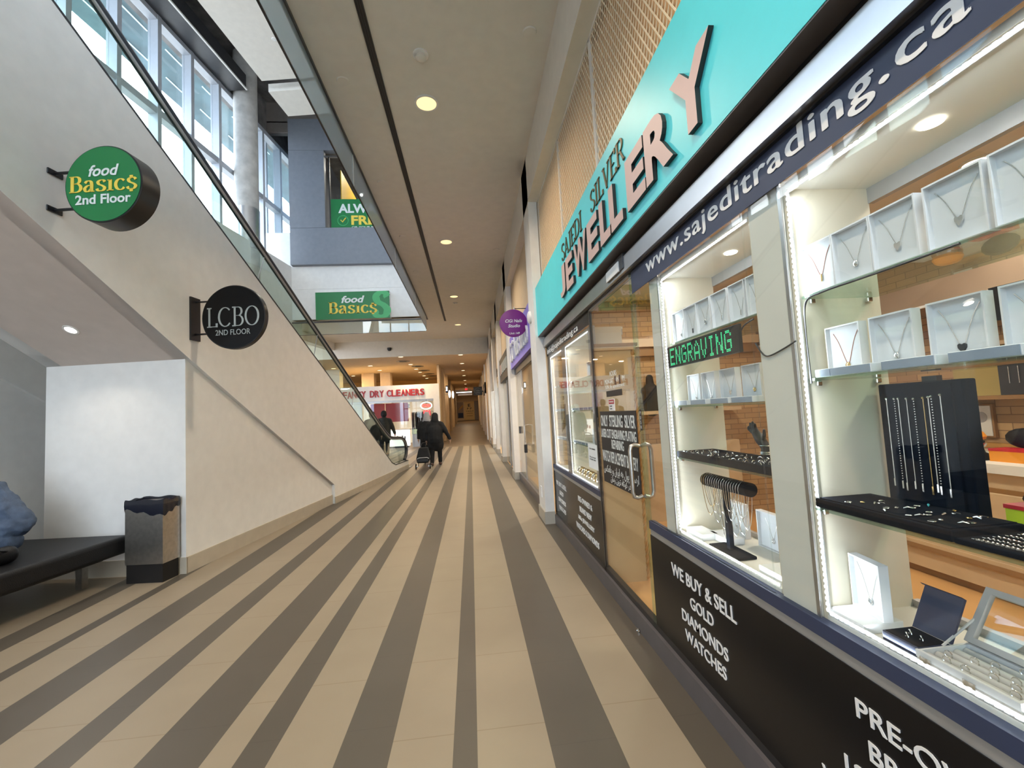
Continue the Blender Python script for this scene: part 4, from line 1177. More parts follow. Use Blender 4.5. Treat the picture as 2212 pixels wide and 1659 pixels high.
# side of the far showcase seen through the door, with a twisted rope moulding
t = thing('case_end_panel', 'plain tan end panel of the further showcase seen through the door', 'panel', (1.2, 3.485, 0))
B(1.03, 1.345, 3.475, 3.495, 0, 1.90).build('board', 'tan_panel', t)
B(1.03, 1.40, 3.455, 3.51, 1.90, 1.925).build('cornice', 'wood_line', t)
B(1.03, 1.38, 3.462, 3.505, 1.87, 1.90).build('moulding', 'wood_cream', t)
rp = MB()
for ph in (0, PI):
    rp.tube([(1.362+.011*math.cos(ph+i*.75), 3.483+.011*math.sin(ph+i*.75), .02+i*.0131) for i in range(142)], .012, 8)
rp.build('rope_moulding', 'rope_gold', t, smooth=True)
# lamps of the showcases: LED tapes
def tape_light(loc, length, power, along, direc):
    """thin rectangular lamp lying along an LED tape"""
    x = Vector(along).normalized()
    z = -Vector(direc)
    z = (z-x*z.dot(x)).normalized()
    o = area('led_tape_light', loc, length, power*0.75, COOL, direc, 0.012)
    o.matrix_world = Matrix.Translation(Vector(loc)) @ Matrix((x, z.cross(x), z)).transposed().to_4x4()
for (y, ln, z, d, p) in ((1.80, .70, .77, (0.6, 0, 1), 1.5), (1.80, .70, 2.04, (0.6, 0, -1), 2.2), (.35, 1.75, .77, (0.6, 0, 1), 3.4), (.35, 1.75, 2.04, (.6, 0, -1), 5.0), (4.05, .85, 2.04, (.6, 0, -1), 2.6), (5.03, .6, 2.04, (.6, 0, -1), 2.2), (4.05, .85, .75, (.6, 0, 1), 1.2), (5.03, .6, .75, (.6, 0, 1), 1.0)):
    tape_light((1.036, y, z), ln, p, (0, 1, 0), d)
for (y, p) in ((2.15, 1.6), (1.235, 1.8), (4.49, 1.4), (5.35, 1.2)):
    tape_light((1.036, y, 1.40), 1.25, p, (0, 0, 1), (0.75, -0.66, 0))

# ================================================================== SHOWCASE CONTENTS
def necklace_box(label, loc, group, w_=.118, h=.151, d=.026):
    t = thing('necklace_box', label, 'jewellery box', (0, 0, 0), group)
    f = MB()
    e = .004
    f.box(0, d, -w_/2, -w_/2+e, 0, h).box(0, d, w_/2-e, w_/2, 0, h).box(0, d, -w_/2+e, w_/2-e, h-e, h).box(0, d, -w_/2+e, w_/2-e, 0, e).box(d-e, d, -w_/2+e, w_/2-e, e, h-e)
    f.build('shell', 'box_white', t)
    B(d-.012, d-.006, -w_/2+e, w_/2-e, e, h-e).build('backing_card', 'paper', t)
    t.location = loc
    return t
def necklace(label, loc, group, chain='silver', pend='silver', drop=.078, w_=.085, h=.151, kind=0):
    t = thing('necklace', label, 'necklace', (0, 0, 0), group)
    zt = h-.02
    x = .0135
    pts = cat_([(-w_/2, zt), (-w_*.3, zt-drop*.36), (-.006, zt-drop), (0, zt-drop-.003), (.006, zt-drop), (w_*.3, zt-drop*.36), (w_/2, zt)], 4)
    MB().tube([(x, a, b) for a, b in pts], .0011, 5).build('chain', chain, t)
    zc_ = zt-drop-.004
    if kind == 0: MB().ball((x-.002, 0, zc_-.008), .009, 10, (.45, .9, 1)).build('pendant', pend, t, smooth=True)
    elif kind == 1: MB().prism([(0, -.018), (.008, -.006), (.0085, .001), (.005, .004), (0, .001), (-.005, .004), (-.0085, .001), (-.008, -.006)], lambda a, b, d_: (x-.004+d_, a, zc_+b), 0, .005).build('pendant', pend, t)
    elif kind == 2:
        m = MB()
        m.tube([(x-.002, .007*math.cos(a), zc_-.009+.009*math.sin(a)) for a in [2*PI*i/14 for i in range(14)]], .002, 6, closed=True)
        m.build('pendant', pend, t, smooth=True)
    else: MB().box(x-.004, x, -.004, .004, zc_-.022, zc_).build('pendant', pend, t, bevel=.0015)
    t.location = loc
    return t
ordn = ['first', 'second', 'third', 'fourth', 'fifth', 'sixth', 'seventh', 'eighth']
pb = None
def row(ys, x, z, where, grp, kinds):
    global pb
    for i, y in enumerate(ys):
        lab = 'white necklace box, %s from the left, %s' % (ordn[i], where)
        if pb is None: pb = necklace_box(lab, (x, y, z), 'necklace boxes '+grp)
        else: dup(pb, (x, y, z), lab, 'necklace boxes '+grp)
        ch, pe, kd, dr = kinds[i % len(kinds)]
        cname = {'silver': 'fine silver', 'rose_cord': 'reddish cord', 'gold': 'fine gold'}[ch]
        necklace('%s necklace in %s box from left, %s' % (cname, ordn[i], where), (x, y, z), 'necklaces '+grp, ch, pe, dr, kind=kd)
kA = [('silver', 'silver', 0, .085), ('silver', 'black_metal', 3, .085), ('silver', 'silver', 2, .07), ('silver', 'silver', 3, .075), ('silver', 'silver', 3, .085), ('silver', 'silver', 0, .07)]
row((2.08, 1.962, 1.846, 1.717, 1.588, 1.49), 1.06, 1.713, 'top shelf, bay left of the post', 'on the top shelf left of the post', kA)
kA2 = [('silver', 'silver', 2, .085), ('silver', 'silver', 0, .09), ('silver', 'silver', 1, .075), ('silver', 'gold', 0, .07)]
row((2.09, 1.953, 1.798, 1.637), 1.12, 1.392, 'middle shelf, bay left of the post', 'on the middle shelf left of the post', kA2)
kB = [('rose_cord', 'gold', 3, .075), ('silver', 'silver', 0, .075), ('silver', 'silver', 1, .075), ('silver', 'silver', 1, .072), ('silver', 'silver', 0, .07)]
row((1.19, 1.071, .952, .816, .688, .56, .44), 1.055, 1.7125, 'top shelf of the right-hand bay', 'on the top shelf of the right bay', kB)
kB2 = [('rose_cord', 'gold', 0, .088), ('silver', 'silver', 0, .08), ('silver', 'black_metal', 1, .085), ('silver', 'silver', 2, .07)]
row((1.176, 1.028, .875, .73, .58), 1.10, 1.4555, 'middle shelf of the right-hand bay', 'on the middle shelf of the right bay', kB2)
# flat earring boxes on the front of the middle shelves
def flat_box(label, loc, group, w_=.132):
    t = thing('flat_box', label, 'jewellery box', (0, 0, 0), group)
    B(0.002, .05, -w_/2, w_/2, 0, .024).build('shell', 'box_white', t, bevel=.002)
    B(0, .003, -w_/2+.003, w_/2-.003, .002, .0225).build('front_label', 'box_grey', t)
    t.location = loc
    return t
fb = None
for grp, ys, z in (('middle shelf left of the post', (2.10, 1.93, 1.757, 1.602), 1.391), ('middle shelf of the right bay', (1.18, 1.108, .949, .792, .63), 1.456)):
    for i, y in enumerate(ys):
        lab = 'flat white grey-fronted box, %s from the left, %s' % (ordn[i], grp)
        if grp.endswith('bay') and i == 0: y = 1.20; wsc = .062
        if fb is None: fb = flat_box(lab, (1.048, y, z), 'flat boxes on the '+grp)
        else:
            o = dup(fb, (1.048, y, z), lab, 'flat boxes on the '+grp)
            if grp.endswith('bay') and i == 0: o.scale = (1, .42, 1)
# LED message sign hanging in the left bay
t = thing('led_sign', 'black dot-matrix sign with green lit letters in the bay left of the post', 'sign', (1.02, 1.84, 1.63))
B(1.018, 1.032, 1.535, 2.132, 1.582, 1.690).build('housing', 'black_plastic', t, bevel=.002)
F5 = {'E': '11111 10000 10000 11110 10000 10000 11111', 'N': '10001 11001 11001 10101 10011 10011 10001', 'G': '01110 10001 10000 10111 10001 10001 01110', 'R': '11110 10001 10001 11110 10100 10010 10001',
      'A': '00100 01010 10001 10001 11111 10001 10001', 'V': '10001 10001 10001 10001 01010 01010 00100', 'I': '01110 00100 00100 00100 00100 00100 01110'}
gl = MB()
cw, chh = .0046*2, .0058
pit = (2.108-1.575)/9
for li, chx in enumerate('ENGRAVING'):
    for r_i, rw in enumerate(F5[chx].split()):
        for c_i, b_ in enumerate(rw):
            if b_ == '1':
                for sub in (0, 1):
                    y = 2.104-li*pit-c_i*.0095
                    z = 1.677-(r_i*2+sub)*.0061
                    gl.box(1.0172, 1.0182, y-.0082, y-.0012, z-.0036, z)
g_ = gl.build('lit_letters', E_GREEN, t)
g_['kind'] = 'stuff'
MB().tube(cat_([(1.03, 1.535, 1.665), (1.022, 1.50, 1.678), (1.03, 1.46, 1.69)], 5), .003, 6).build('lead', 'black_plastic', t)
o = MB().tube([(1.018, a, b) for a, b in cat_([(1.445, 1.60), (1.42, 1.565), (1.395, 1.547), (1.36, 1.548), (1.30, 1.562), (1.255, 1.575)], 6)], .0026, 6).build('power_cord', 'black_plastic', smooth=True)
tag(o, 'thin black cord drooping across the pale post between the bays', 'cord')
o = MB().tube([(1.04, a, b) for a, b in cat_([(1.235, 1.44), (1.238, 1.60), (1.225, 1.69), (1.16, 1.7035), (1.05, 1.7035), (.95, 1.703), (.80, 1.704)], 6)], .003, 6).build('power_cord', 'black_plastic', smooth=True)
tag(o, 'black cord running under the top glass shelf of the right-hand bay', 'cord')
# ring trays, hand form and chain stand in the left bay
ringp = None
def ring_at(loc, label, group, m='silver', r=.0085, rot=(0, 0, 0)):
    o = MB().tube([(r*math.cos(a), 0, r+r*math.sin(a)) for a in [2*PI*i/12 for i in range(12)]], .0016, 5, closed=True).build('ring', m, smooth=True)
    tag(o, label, 'ring', group)
    o.location = loc
    o.rotation_euler = rot
    return o
for (y0, y1, lab, ln) in ((1.80, 2.155, 'black velvet ring tray at the left end of the lower glass shelf, left bay', 'left'), (1.45, 1.79, 'black velvet ring tray at the right end of the lower glass shelf, left bay', 'right')):
    t = thing('ring_tray', lab, 'tray', (1.13, (y0+y1)/2, 1.13), 'black ring trays')
    B(1.04, 1.235, y0, y1, 1.1305, 1.142).build('base', 'velvet', t)
    for (a, b, c_, d) in ((1.04, 1.05, y0, y1), (1.225, 1.235, y0, y1), (1.05, 1.225, y0, y0+.01), (1.05, 1.225, y1-.01, y1)): B(a, b, c_, d, 1.142, 1.160).build('rim', 'velvet', t)
    B(1.05, 1.225, y0+.01, y1-.01, 1.142, 1.149).build('pad', 'velvet', t)
    first = None
    for i in range(28):
        x_, y_ = 1.062+.023*(i % 7)+random.uniform(-.003, .003), y0+.03+(y1-y0-.06)*((i//7)/3.0)+random.uniform(-.03, .03)
        lb = 'silver ring in the %s black ring tray of the left bay' % ln
        if first is None: first = ring_at((x_, y_, 1.143), lb, 'rings in the %s ring tray' % ln)
        else:
            o = first.copy()
            C.objects.link(o)
            o.location = (x_, min(max(y_, y0+.025), y1-.025), 1.143)
            o.rotation_euler = (0, 0, random.uniform(0, PI))
t = thing('hand_display', 'black hand form wearing rings and bracelets on the lower shelf of the left bay', 'display hand', (1.262, 1.79, 1.13))
hm = []
hx, hy_ = 1.262, 1.79
hm += [((hx, hy_, 1.135), (hx, hy_-.005, 1.19), .024, .019), ((hx, hy_-.005, 1.19), (hx-.005, hy_+.02, 1.225), .019, .022), ((hx-.005, hy_+.02, 1.225), (hx-.008, hy_+.04, 1.25), .022, .018)]
for i, (a, b) in enumerate(((.018, 1.292), (.032, 1.300), (.048, 1.294), (.062, 1.278))):
    hm += [((hx-.008, hy_+.024+.011*i, 1.25), (hx-.012, hy_+a+.02, (1.25+b)/2+.005), .0085, .0075), ((hx-.012, hy_+a+.02, (1.25+b)/2+.005), (hx-.018, hy_+a+.012, b), .0075, .006)]
hm += [((hx-.005, hy_+.005, 1.22), (hx-.015, hy_-.022, 1.245), .009, .008), ((hx-.015, hy_-.022, 1.245), (hx-.018, hy_-.028, 1.268), .008, .006)]
blob('hand', 'black_plastic', t, hm, .0035, smooth=2)
for z_ in (1.165, 1.172, 1.20): 
    o = MB().tube([(hx+.0235*math.cos(a), hy_-.003+.0235*math.sin(a), z_) for a in [2*PI*i/18 for i in range(18)]], .002, 6, closed=True).build('bracelet', 'silver', smooth=True)
    tag(o, 'thin silver bracelet on the wrist of the black hand form', 'bracelet', 'bracelets on the hand form')
t = thing('chain_stand', 'black T-bar necklace stand at the bottom of the left bay', 'display stand', (1.09, 1.83, .748))
MB().box(1.045, 1.135, 1.72, 1.93, .749, .762).build('foot', 'velvet', t, bevel=.004)
B(1.08, 1.10, 1.818, 1.842, .762, 1.02).build('post', 'velvet', t)
MB().cyl((1.09, 1.655, 1.043), (1.09, 1.99, 1.037), .028, 24).build('bar', 'velvet', t, smooth=True)
for i in range(17):
    y = 1.695+.0175*i
    dp = (.16, .12, .19, .14, .21, .15, .11, .17, .27, .13, .2, .15, .1, .18, .14, .12, .16)[i]
    off_ = random.uniform(-.004, .004)
    pts = [(1.09+.0295*math.cos(a), y, 1.04+.0295*math.sin(a)) for a in [PI*(1-j/8) for j in range(9)]]
    lo = [(1.09+.0295-.004*j, y+off_*j-.003*math.sin(j), 1.04-dp*(1-(1-j/5)**1.6)) for j in range(1, 5)]
    lo += [(1.09, y+off_*4, 1.04-dp-.004)]
    lo += [(1.09-.0295+.004*j, y+off_*j+.003*math.sin(j), 1.04-dp*(1-(1-j/5)**1.6)) for j in range(4, 0, -1)]
    o = MB().tube(pts+lo, .0014, 5, closed=True).build('necklace', 'gold' if i in (15, 16) else 'silver', smooth=True)
    tag(o, 'thin silver chain hanging over the black T-bar stand' if i < 15 else 'thin golden chain at the left end of the black T-bar stand', 'necklace', 'chains on the T-bar stand')
for i, (y, z0_) in enumerate(((2.06, .749), (1.80, .749), (1.56, .749))):
    o = dup(pb, (1.255, y, z0_), 'white necklace box, %s from left at the back of the left bay bottom' % ordn[i], 'necklace boxes at the back of the left bay')
    o.scale = (1, 1.45, 1.05)
    necklace('fine silver necklace in the %s white box at the back of the left bay bottom' % ordn[i], (1.255, y, z0_), 'necklaces at the back of the left bay', kind=2)
for i, (x_, y) in enumerate(((1.055, 2.08), (1.12, 1.98), (1.055, 1.52))):
    o = B(0, .085, -.075, .075, 0, .03).build('flat_case', 'box_white', bevel=.003)
    o.location = (x_, y, .7485)
    tag(o, 'empty flat white case lying on the bottom of the left bay, %s' % ('front left corner', 'behind the first one', 'right end')[i], 'jewellery case', 'flat cases on the left bay bottom')
# right bay: black tray of earrings, bracelet tray, chain board, boxes
t = thing('earring_tray', 'flat black velvet tray of earrings on the lower shelf of the right bay', 'tray', (1.11, 1.05, 1.07))
B(1.022, 1.205, .87, 1.245, 1.0685, 1.094).build('base', 'velvet', t, bevel=.003)
B(1.03, 1.197, .878, 1.237, 1.094, 1.0965).build('pad', 'velvet', t)
e0 = None
for i in range(26):
    x_, y_ = 1.045+.022*(i % 7)+random.uniform(-.006, .006), .91+.075*(i//7)+random.uniform(-.022, .022)
    kd = i % 3
    m = MB()
    if kd == 0: m.tube([(.007*math.cos(a), .007*math.sin(a), 0.0015) for a in [1.6*PI*j/9 for j in range(10)]], .0015, 5)
    elif kd == 1: m.ball((0, 0, .0025), .0045, 8, (1, 1.6, .55))
    else: m.tube([(-.006, -.008, .0015), (0, 0, .004), (.004, .008, .0015)], [.0015, .003, .001], 6)
    o = m.build('earring', 'turquoise' if i == 20 else ('gold' if i % 9 == 4 else 'silver'), smooth=True)
    o.location = (x_, y_, 1.0968)
    o.rotation_euler = (0, 0, random.uniform(0, 6))
    tag(o, 'turquoise earring near the far edge of the black earring tray' if i == 20 else ('small golden earring on the black velvet earring tray' if i % 9 == 4 else 'small silver earring on the black velvet earring tray'), 'earring', 'earrings on the velvet tray')
t = thing('bracelet_tray', 'low black velvet tray of bracelets at the right edge, right of the earring tray', 'tray', (1.11, .70, 1.07))
B(1.022, 1.205, .55, .866, 1.0685, 1.08).build('base', 'velvet', t, bevel=.002)
B(1.19, 1.205, .55, .866, 1.08, 1.09).build('back_lip', 'velvet', t)
for i, x_ in enumerate((1.04, 1.065, 1.09, 1.12, 1.15)):
    m = MB()
    for j in range(28): m.ball((x_+.001*(j % 2), .835-.0085*j, 1.0835), .0036 if i % 2 else .0046, 6, (1, 1.2, .7))
    m.tube([(x_, .845, 1.0825), (x_, .60, 1.0825)], .0012, 5)
    o = m.build('bracelet', 'silver', smooth=True)
    tag(o, 'silver chain bracelet lying on the low black tray, %s from the glass' % ordn[i], 'bracelet', 'bracelets on the low tray')
t = thing('chain_board', 'tall black velvet board hung with silver chains in the right-hand bay', 'display board', (1.25, 1.12, 1.07))
B(1.252, 1.292, .995, 1.228, 1.0685, 1.425).build('board', 'velvet', t, bevel=.004)
B(1.247, 1.254, 1.02, 1.215, 1.085, 1.415).build('pad', 'velvet', t)
B(1.292, 1.31, 1.09, 1.13, 1.0685, 1.44).build('easel', 'black_plastic', t)
for i, (y, zt) in enumerate(((1.197, 1.381), (1.173, 1.38), (1.161, 1.38), (1.137, 1.379), (1.117, 1.378), (1.091, 1.38), (1.077, 1.381), (1.069, 1.383), (1.046, 1.386))):
    zb = 1.145-.004*(i % 3)
    m = MB()
    if i % 3 == 1:
        for j in range(34): m.ball((1.2445, y, zt-(zt-zb)*j/33), .0026, 6)
    else: m.tube([(1.2445, y, zt), (1.2445, y, zb)], .0015 if i % 2 else .0019, 6)
    m.ball((1.2445, y, zt), .0038, 8)
    m.box(1.2425, 1.2465, y-.0022, y+.0022, zb-.022, zb)
    o = m.build('necklace', 'gold' if i == 5 else 'silver', smooth=True)
    tag(o, 'straight %s chain hanging on the black board, %s from the left' % ('golden' if i == 5 else 'silver', (ordn+['ninth'])[i]), 'necklace', 'chains on the black board')
t = thing('display_riser', 'white acrylic riser in the bottom left corner of the right-hand bay', 'riser', (1.08, 1.19, .748))
B(1.03, 1.15, 1.128, 1.246, .7485, .774).build('block', 'box_white', t, bevel=.002)
o = dup(pb, (1.10, 1.186, .7745), 'white necklace box standing on the white riser at the bottom of the right bay', 'necklace box on the riser')
o.rotation_euler = (0, 0, R(-9))
necklace('fine silver necklace in the white box on the riser', (1.10, 1.186, .7745), 'necklace on the riser', kind=2, drop=.085).rotation_euler = (0, 0, R(-9))
t = thing('ring_box', 'open navy blue box with three rings at the bottom of the right-hand bay', 'jewellery box', (1.075, 1.03, .748))
B(1.035, 1.122, .985, 1.078, .7485, .787).build('base', 'navy_card', t, bevel=.002)
B(1.04, 1.118, .99, 1.073, .787, .7885).build('pad', 'velvet', t)
MB().prism([(1.122, .787), (1.128, .787), (1.178, .885), (1.172, .887)], lambda a, b, d: (a, d, b), .985, 1.078).build('lid', 'navy_card', t)
MB().prism([(1.172, .887), (1.178, .885), (1.166, .893)], lambda a, b, d: (a, d, b), .985, 1.085).build('lid_flap', 'navy_card', t)
for i, (x_, y_) in enumerate(((1.055, 1.03), (1.075, 1.04), (1.072, 1.01))): ring_at((x_, y_, .783), 'silver ring in the open navy box, %s' % ('nearest the glass', 'further left', 'further right')[i], 'rings in the navy box', rot=(0, 0, R(60)))
t = thing('ring_case', 'white ring case with an open glass lid at the bottom right edge', 'jewellery case', (1.1, .89, .748))
B(1.03, 1.172, .787, .988, .7485, .770).build('base', 'ring_tray', t, bevel=.003)
for (a, b, c_, d) in ((1.03, 1.038, .787, .988), (1.164, 1.172, .787, .988), (1.038, 1.164, .787, .795), (1.038, 1.164, .980, .988)): B(a, b, c_, d, .770, .786).build('rim', 'box_white', t)
for i in range(5): MB().cyl((1.052+.025*i, .797, .772), (1.052+.025*i, .978, .772), .0085, 10).build('ring_roll', 'ring_tray', t, smooth=True)
lid = MB()
def lidp(a, b, d): return (1.172+.078*b-d*.83, a, .786+.118*b+d*.55)
fr = []
for poly in ([(.787, 0), (.988, 0), (.988, .1), (.787, .1)], [(.787, .9), (.988, .9), (.988, 1), (.787, 1)], [(.787, .1), (.802, .1), (.802, .9), (.787, .9)], [(.973, .1), (.988, .1), (.988, .9), (.973, .9)]): lid.prism(poly, lidp, 0, .014)
lid.build('lid_frame', 'ring_tray', t)
MB().prism([(.80, .08), (.975, .08), (.975, .92), (.80, .92)], lidp, .005, .008).build('lid_glass', G_PLAIN, t)
MB().tube([(1.10, .986, .786), (1.215, .986, .852)], .003, 6).build('lid_stay', 'ring_tray', t)
for i, y_ in enumerate((.965, .875)): B(1.027, 1.031, y_-.012, y_+.012, .764, .776).build('clasp', 'chrome', t)
for i in range(13):
    ring_at((1.052+.025*(i % 5), .81+.055*(i//5)+.017*(i % 3), .776), 'thin ring in the white ring case with the glass lid', 'rings in the white ring case', rot=(0, 0, R(90)))
t = thing('watch_box', 'lime green and red watch box with raised lid behind the earring tray', 'watch box', (1.25, .90, 1.07))
B(1.225, 1.295, .83, .918, 1.0685, 1.118).build('base', 'lime', t)
B(1.223, 1.297, .828, .920, 1.118, 1.127).build('red_rim', 'red_trim', t)
MB().ball((1.26, .874, 1.14), .025, 12, (1, 1.2, .8)).build('cushion', 'black_leather', t, smooth=True)
MB().prism([(1.29, 1.127), (1.298, 1.127), (1.325, 1.19), (1.30, 1.20)], lambda a, b, d: (a, d, b), .83, .918).build('lid', 'black_plastic', t)
MB().prism([(1.30, 1.20), (1.325, 1.19), (1.327, 1.196), (1.302, 1.206)], lambda a, b, d: (a, d, b), .83, .918).build('lid_edge', 'lime', t)
# beyond the door: simplified boxes and a heap of watches
for grp, ys, z in (('top shelf', (4.02, 3.90, 3.78, 3.67), 1.691), ('middle shelf', (3.85, 3.72), 1.391), ('lower shelf', (3.98, 3.86), 1.061)):
    for i, y in enumerate(ys): dup(pb, (1.13, y, z), 'white box, %s from left, %s of the bay beyond the door' % (ordn[i], grp), 'boxes in the bay beyond the door')
for grp, ys, z in (('top shelf', (5.05, 4.93, 4.81), 1.691), ('middle shelf', (4.95, 4.81), 1.391), ('lower shelf', (4.95, 4.81), 1.061)):
    for i, y in enumerate(ys): dup(pb, (1.13, y, z), 'white box, %s from left, %s of the furthest narrow bay' % (ordn[i], grp), 'boxes in the furthest bay')
for z in (1.391, 1.061):
    for ys, nm in (((4.40, 4.24, 4.08, 3.92, 3.76), 'bay beyond the door'), ((5.28, 5.12, 4.96, 4.80), 'furthest narrow bay')):
        for i, y in enumerate(ys): dup(fb, (1.048, y, z), 'flat white box, %s from left, %s shelf of the %s' % (ordn[i], 'middle' if z > 1.2 else 'lower', nm), 'flat boxes beyond the door')
for i in range(9):
    y_ = 4.40-.085*i
    m = MB().tube([(1.09+.03*math.cos(a), y_+.012*math.sin(2*a), .748+.033+.033*math.sin(a)) for a in [2*PI*j/16 for j in range(16)]], .009, 6, closed=True, flat=1.4)
    o = m.build('wristwatch', 'gold' if i % 2 else 'silver', smooth=True)
    tag(o, '%s wristwatch, %s from left, bottom of the bay beyond the door' % ('golden' if i % 2 else 'silver', (ordn+['ninth'])[i]), 'watch', 'watches on the bottom beyond the door')
t = thing('orange_lamp', 'orange topped white box on the lower shelf beyond the door', 'box', (1.12, 3.80, 1.061))
B(1.09, 1.16, 3.72, 3.84, 1.0612, 1.20).build('carton', 'box_white', t)
MB().lathe([(.04, 0), (.05, .02), (.03, .05), (.001, .055)], (1.125, 3.78, 1.20), n=16).build('top', 'orange', t, smooth=True)

# ================================================================== INSIDE THE JEWELLERY SHOP
struct('wall_shop_back', B(4.3, 4.45, -3.2, 5.45, 0, 2.9), BRICK, 'tan brick back wall of the jewellery shop')
struct('wall_shop_far', B(1.06, 4.45, 5.30, 5.44, 0, 2.9), BRICKY, 'tan brick side wall of the jewellery shop')
struct('wall_shop_near', B(1.06, 4.45, -3.3, -3.2, 0, 2.9), 'shop_taupe')
struct('ceiling_3', B(1.06, 4.45, -3.3, 5.44, 2.75, 2.9), 'shop_ceiling')
vl = struct('trim_14', B(3.75, 4.3, -3.2, 5.3, 2.09, 2.75), 'shop_taupe', 'taupe bulkhead above the wall cabinets in the shop')
B(3.735, 3.76, -3.2, 5.3, 2.075, 2.095).build('edge', 'white_paint', vl)
cn = struct('trim_15', B(1.4, 3.7, 5.22, 5.30, 2.02, 2.13), 'wood_line', 'cornice on the brick side wall')
B(1.4, 3.7, 5.18, 5.30, 2.13, 2.23).build('upper_moulding', 'wood_cream', cn)
cn2 = struct('trim_16', B(1.4, 3.3, 5.05, 5.30, 1.29, 1.33), 'wood_cream', 'ledge on the brick side wall')
struct('trim_17', B(1.4, 3.3, 5.15, 5.30, 0, .92), 'wood_cream', 'wood panelling below the brick side wall')
t = thing('shop_counter', 'long cream wooden display counter inside the jewellery shop', 'counter', (3.6, 1.5, 0))
B(3.38, 3.95, -2.8, 3.30, .06, .84).build('carcass', 'wood_cream', t)
B(3.42, 3.95, -2.8, 3.28, 0, .06).build('plinth', 'wood_line', t)
B(3.34, 3.97, -2.82, 3.34, .84, .90).build('top', 'case_white', t)
B(3.355, 3.39, -2.8, 3.32, .20, .235).build('rail', 'wood_line', t)
B(3.36, 3.39, -2.8, 3.32, .235, .26).build('rail', 'wood_cream', t)
for y0 in (-2.0, -.7, .6, 1.9):
    B(3.368, 3.382, y0+.06, y0+1.2, .32, .74).build('panel_moulding', 'wood_line', t)
    B(3.362, 3.381, y0+.09, y0+1.17, .35, .71).build('panel', 'wood_cream', t, bevel=.008)
# on and above the counter
t = thing('watch_stand', 'dark round watch cushion with orange and yellow stripes on the shop counter', 'watch stand', (3.5, 2.78, .90))
MB().lathe([(.10, 0), (.10, .03), (.07, .05), (.06, .09), (.001, .10)], (3.5, 2.78, .90), n=20).build('base', 'black_leather', t, smooth=True)
MB().ball((3.5, 2.78, 1.02), .085, 16, (1, 1, .7)).build('cushion', 'silver', t, smooth=True)
MB().lathe([(.078, .0), (.086, .02), (.07, .05), (.05, .06), (.001, .065)], (3.5, 2.78, 1.04), n=20).build('cap', 'orange', t, smooth=True)
t = thing('open_box', 'yellow and red open watch box with black lid on the shop counter', 'watch box', (3.55, 2.55, .90))
B(3.48, 3.62, 2.44, 2.66, .90, .97).build('base', 'orange', t)
B(3.478, 3.622, 2.438, 2.662, .97, .985).build('rim', 'red_trim', t)
MB().ball((3.62, 2.55, 1.05), .085, 14, (.4, 1.3, .8)).build('lid', 'black_leather', t, smooth=True)
t = thing('framed_certificate', 'framed certificate with a round seal on the brick wall', 'picture', (4.28, 3.28, 1.1))
B(4.27, 4.298, 3.20, 3.37, .98, 1.26).build('frame', 'wood_line', t)
B(4.265, 4.271, 3.215, 3.355, .995, 1.245).build('sheet', 'case_white', t)
MB().lathe([(.045, 0), (.045, .003)], (4.265, 3.285, 1.15), (-1, 0, 0), 20).build('seal', 'alu_matt', t)
t = thing('framed_mirror', 'gold framed picture low on the brick wall behind the watch cushion', 'picture', (4.2, 2.9, .92))
B(4.22, 4.29, 2.55, 3.30, .905, .94).build('frame_bar', 'rope_gold', t)
B(4.24, 4.295, 2.57, 3.28, .62, .905).build('glass', 'case_cream', t)
t = thing('wall_cabinet', 'lit wall cabinet with wooden back on the brick wall of the shop', 'cabinet', (4.15, 2.4, 1.3))
B(4.22, 4.30, 1.2, 3.42, 1.33, 1.72).build('back', 'ochre', t)
t['label'] = 'yellow lit wall cabinet with a dark board on the brick wall'
B(4.05, 4.30, 1.2, 3.42, 1.30, 1.33).build('bottom', 'wood_line', t)
B(4.05, 4.30, 1.2, 3.42, 1.72, 1.75).build('top', 'wood_cream', t)
t = thing('dark_board', 'dark slate jewellery board standing in the yellow wall cabinet', 'display board', (4.1, 2.95, 1.33))
B(4.12, 4.16, 2.72, 3.02, 1.332, 1.70).build('board', 'dark_frame', t)
for i in range(4): MB().tube([(4.115, 2.77+.06*i, 1.66), (4.115, 2.77+.06*i, 1.42)], .003, 5).build('chain', 'silver', t)
t = thing('monitor', 'dark tilted screen under the taupe bulkhead', 'screen', (3.72, 2.5, 1.95))
MB().prism([(3.70, 1.86), (3.74, 1.86), (3.74, 2.09), (3.66, 2.09)], lambda a, b, d: (a, d, b), 2.20, 2.68).build('screen', 'black_gloss', t)
B(3.70, 3.75, 2.4, 2.46, 2.05, 2.12).build('arm', 'black_metal', t)
t = thing('bust', 'black necklace bust on the ledge of the brick side wall', 'bust', (2.22, 5.17, 1.33))
blob('bust_body', 'black_cloth', t, [((2.22, 5.17, 1.36), (2.22, 5.18, 1.56), .10, .11), ((2.14, 5.18, 1.58), (2.30, 5.18, 1.58), .05, .05), ((2.22, 5.18, 1.6), (2.22, 5.19, 1.74), .055, .045)], .012)
for x, y, p in ((2.2, 4.3, 55), (2.3, 2.2, 60), (2.2, 0.2, 50), (3.3, 2.4, 35), (2.2, -1.8, 40)):
    area('shop_lamp', (x, y, 2.70), 0.25, p*.40, (1.0, 0.90, 0.75))
s0 = None
for x, y, l in ((3.09, 2.23, 'bright downlight in the shop ceiling behind the necklace boxes'), (2.2, 4.3, 'downlight in the shop ceiling beyond the glass door'), (2.3, 2.2, 'downlight in the middle of the shop ceiling'), (2.2, 0.2, 'downlight in the nearer part of the shop ceiling')):
    if s0 is None: s0 = downlight('downlight', (x, y, 2.75), .07, l, 'downlights in the shop ceiling', E_PUCK)
    else: dup(s0, (x, y, 2.75), l)

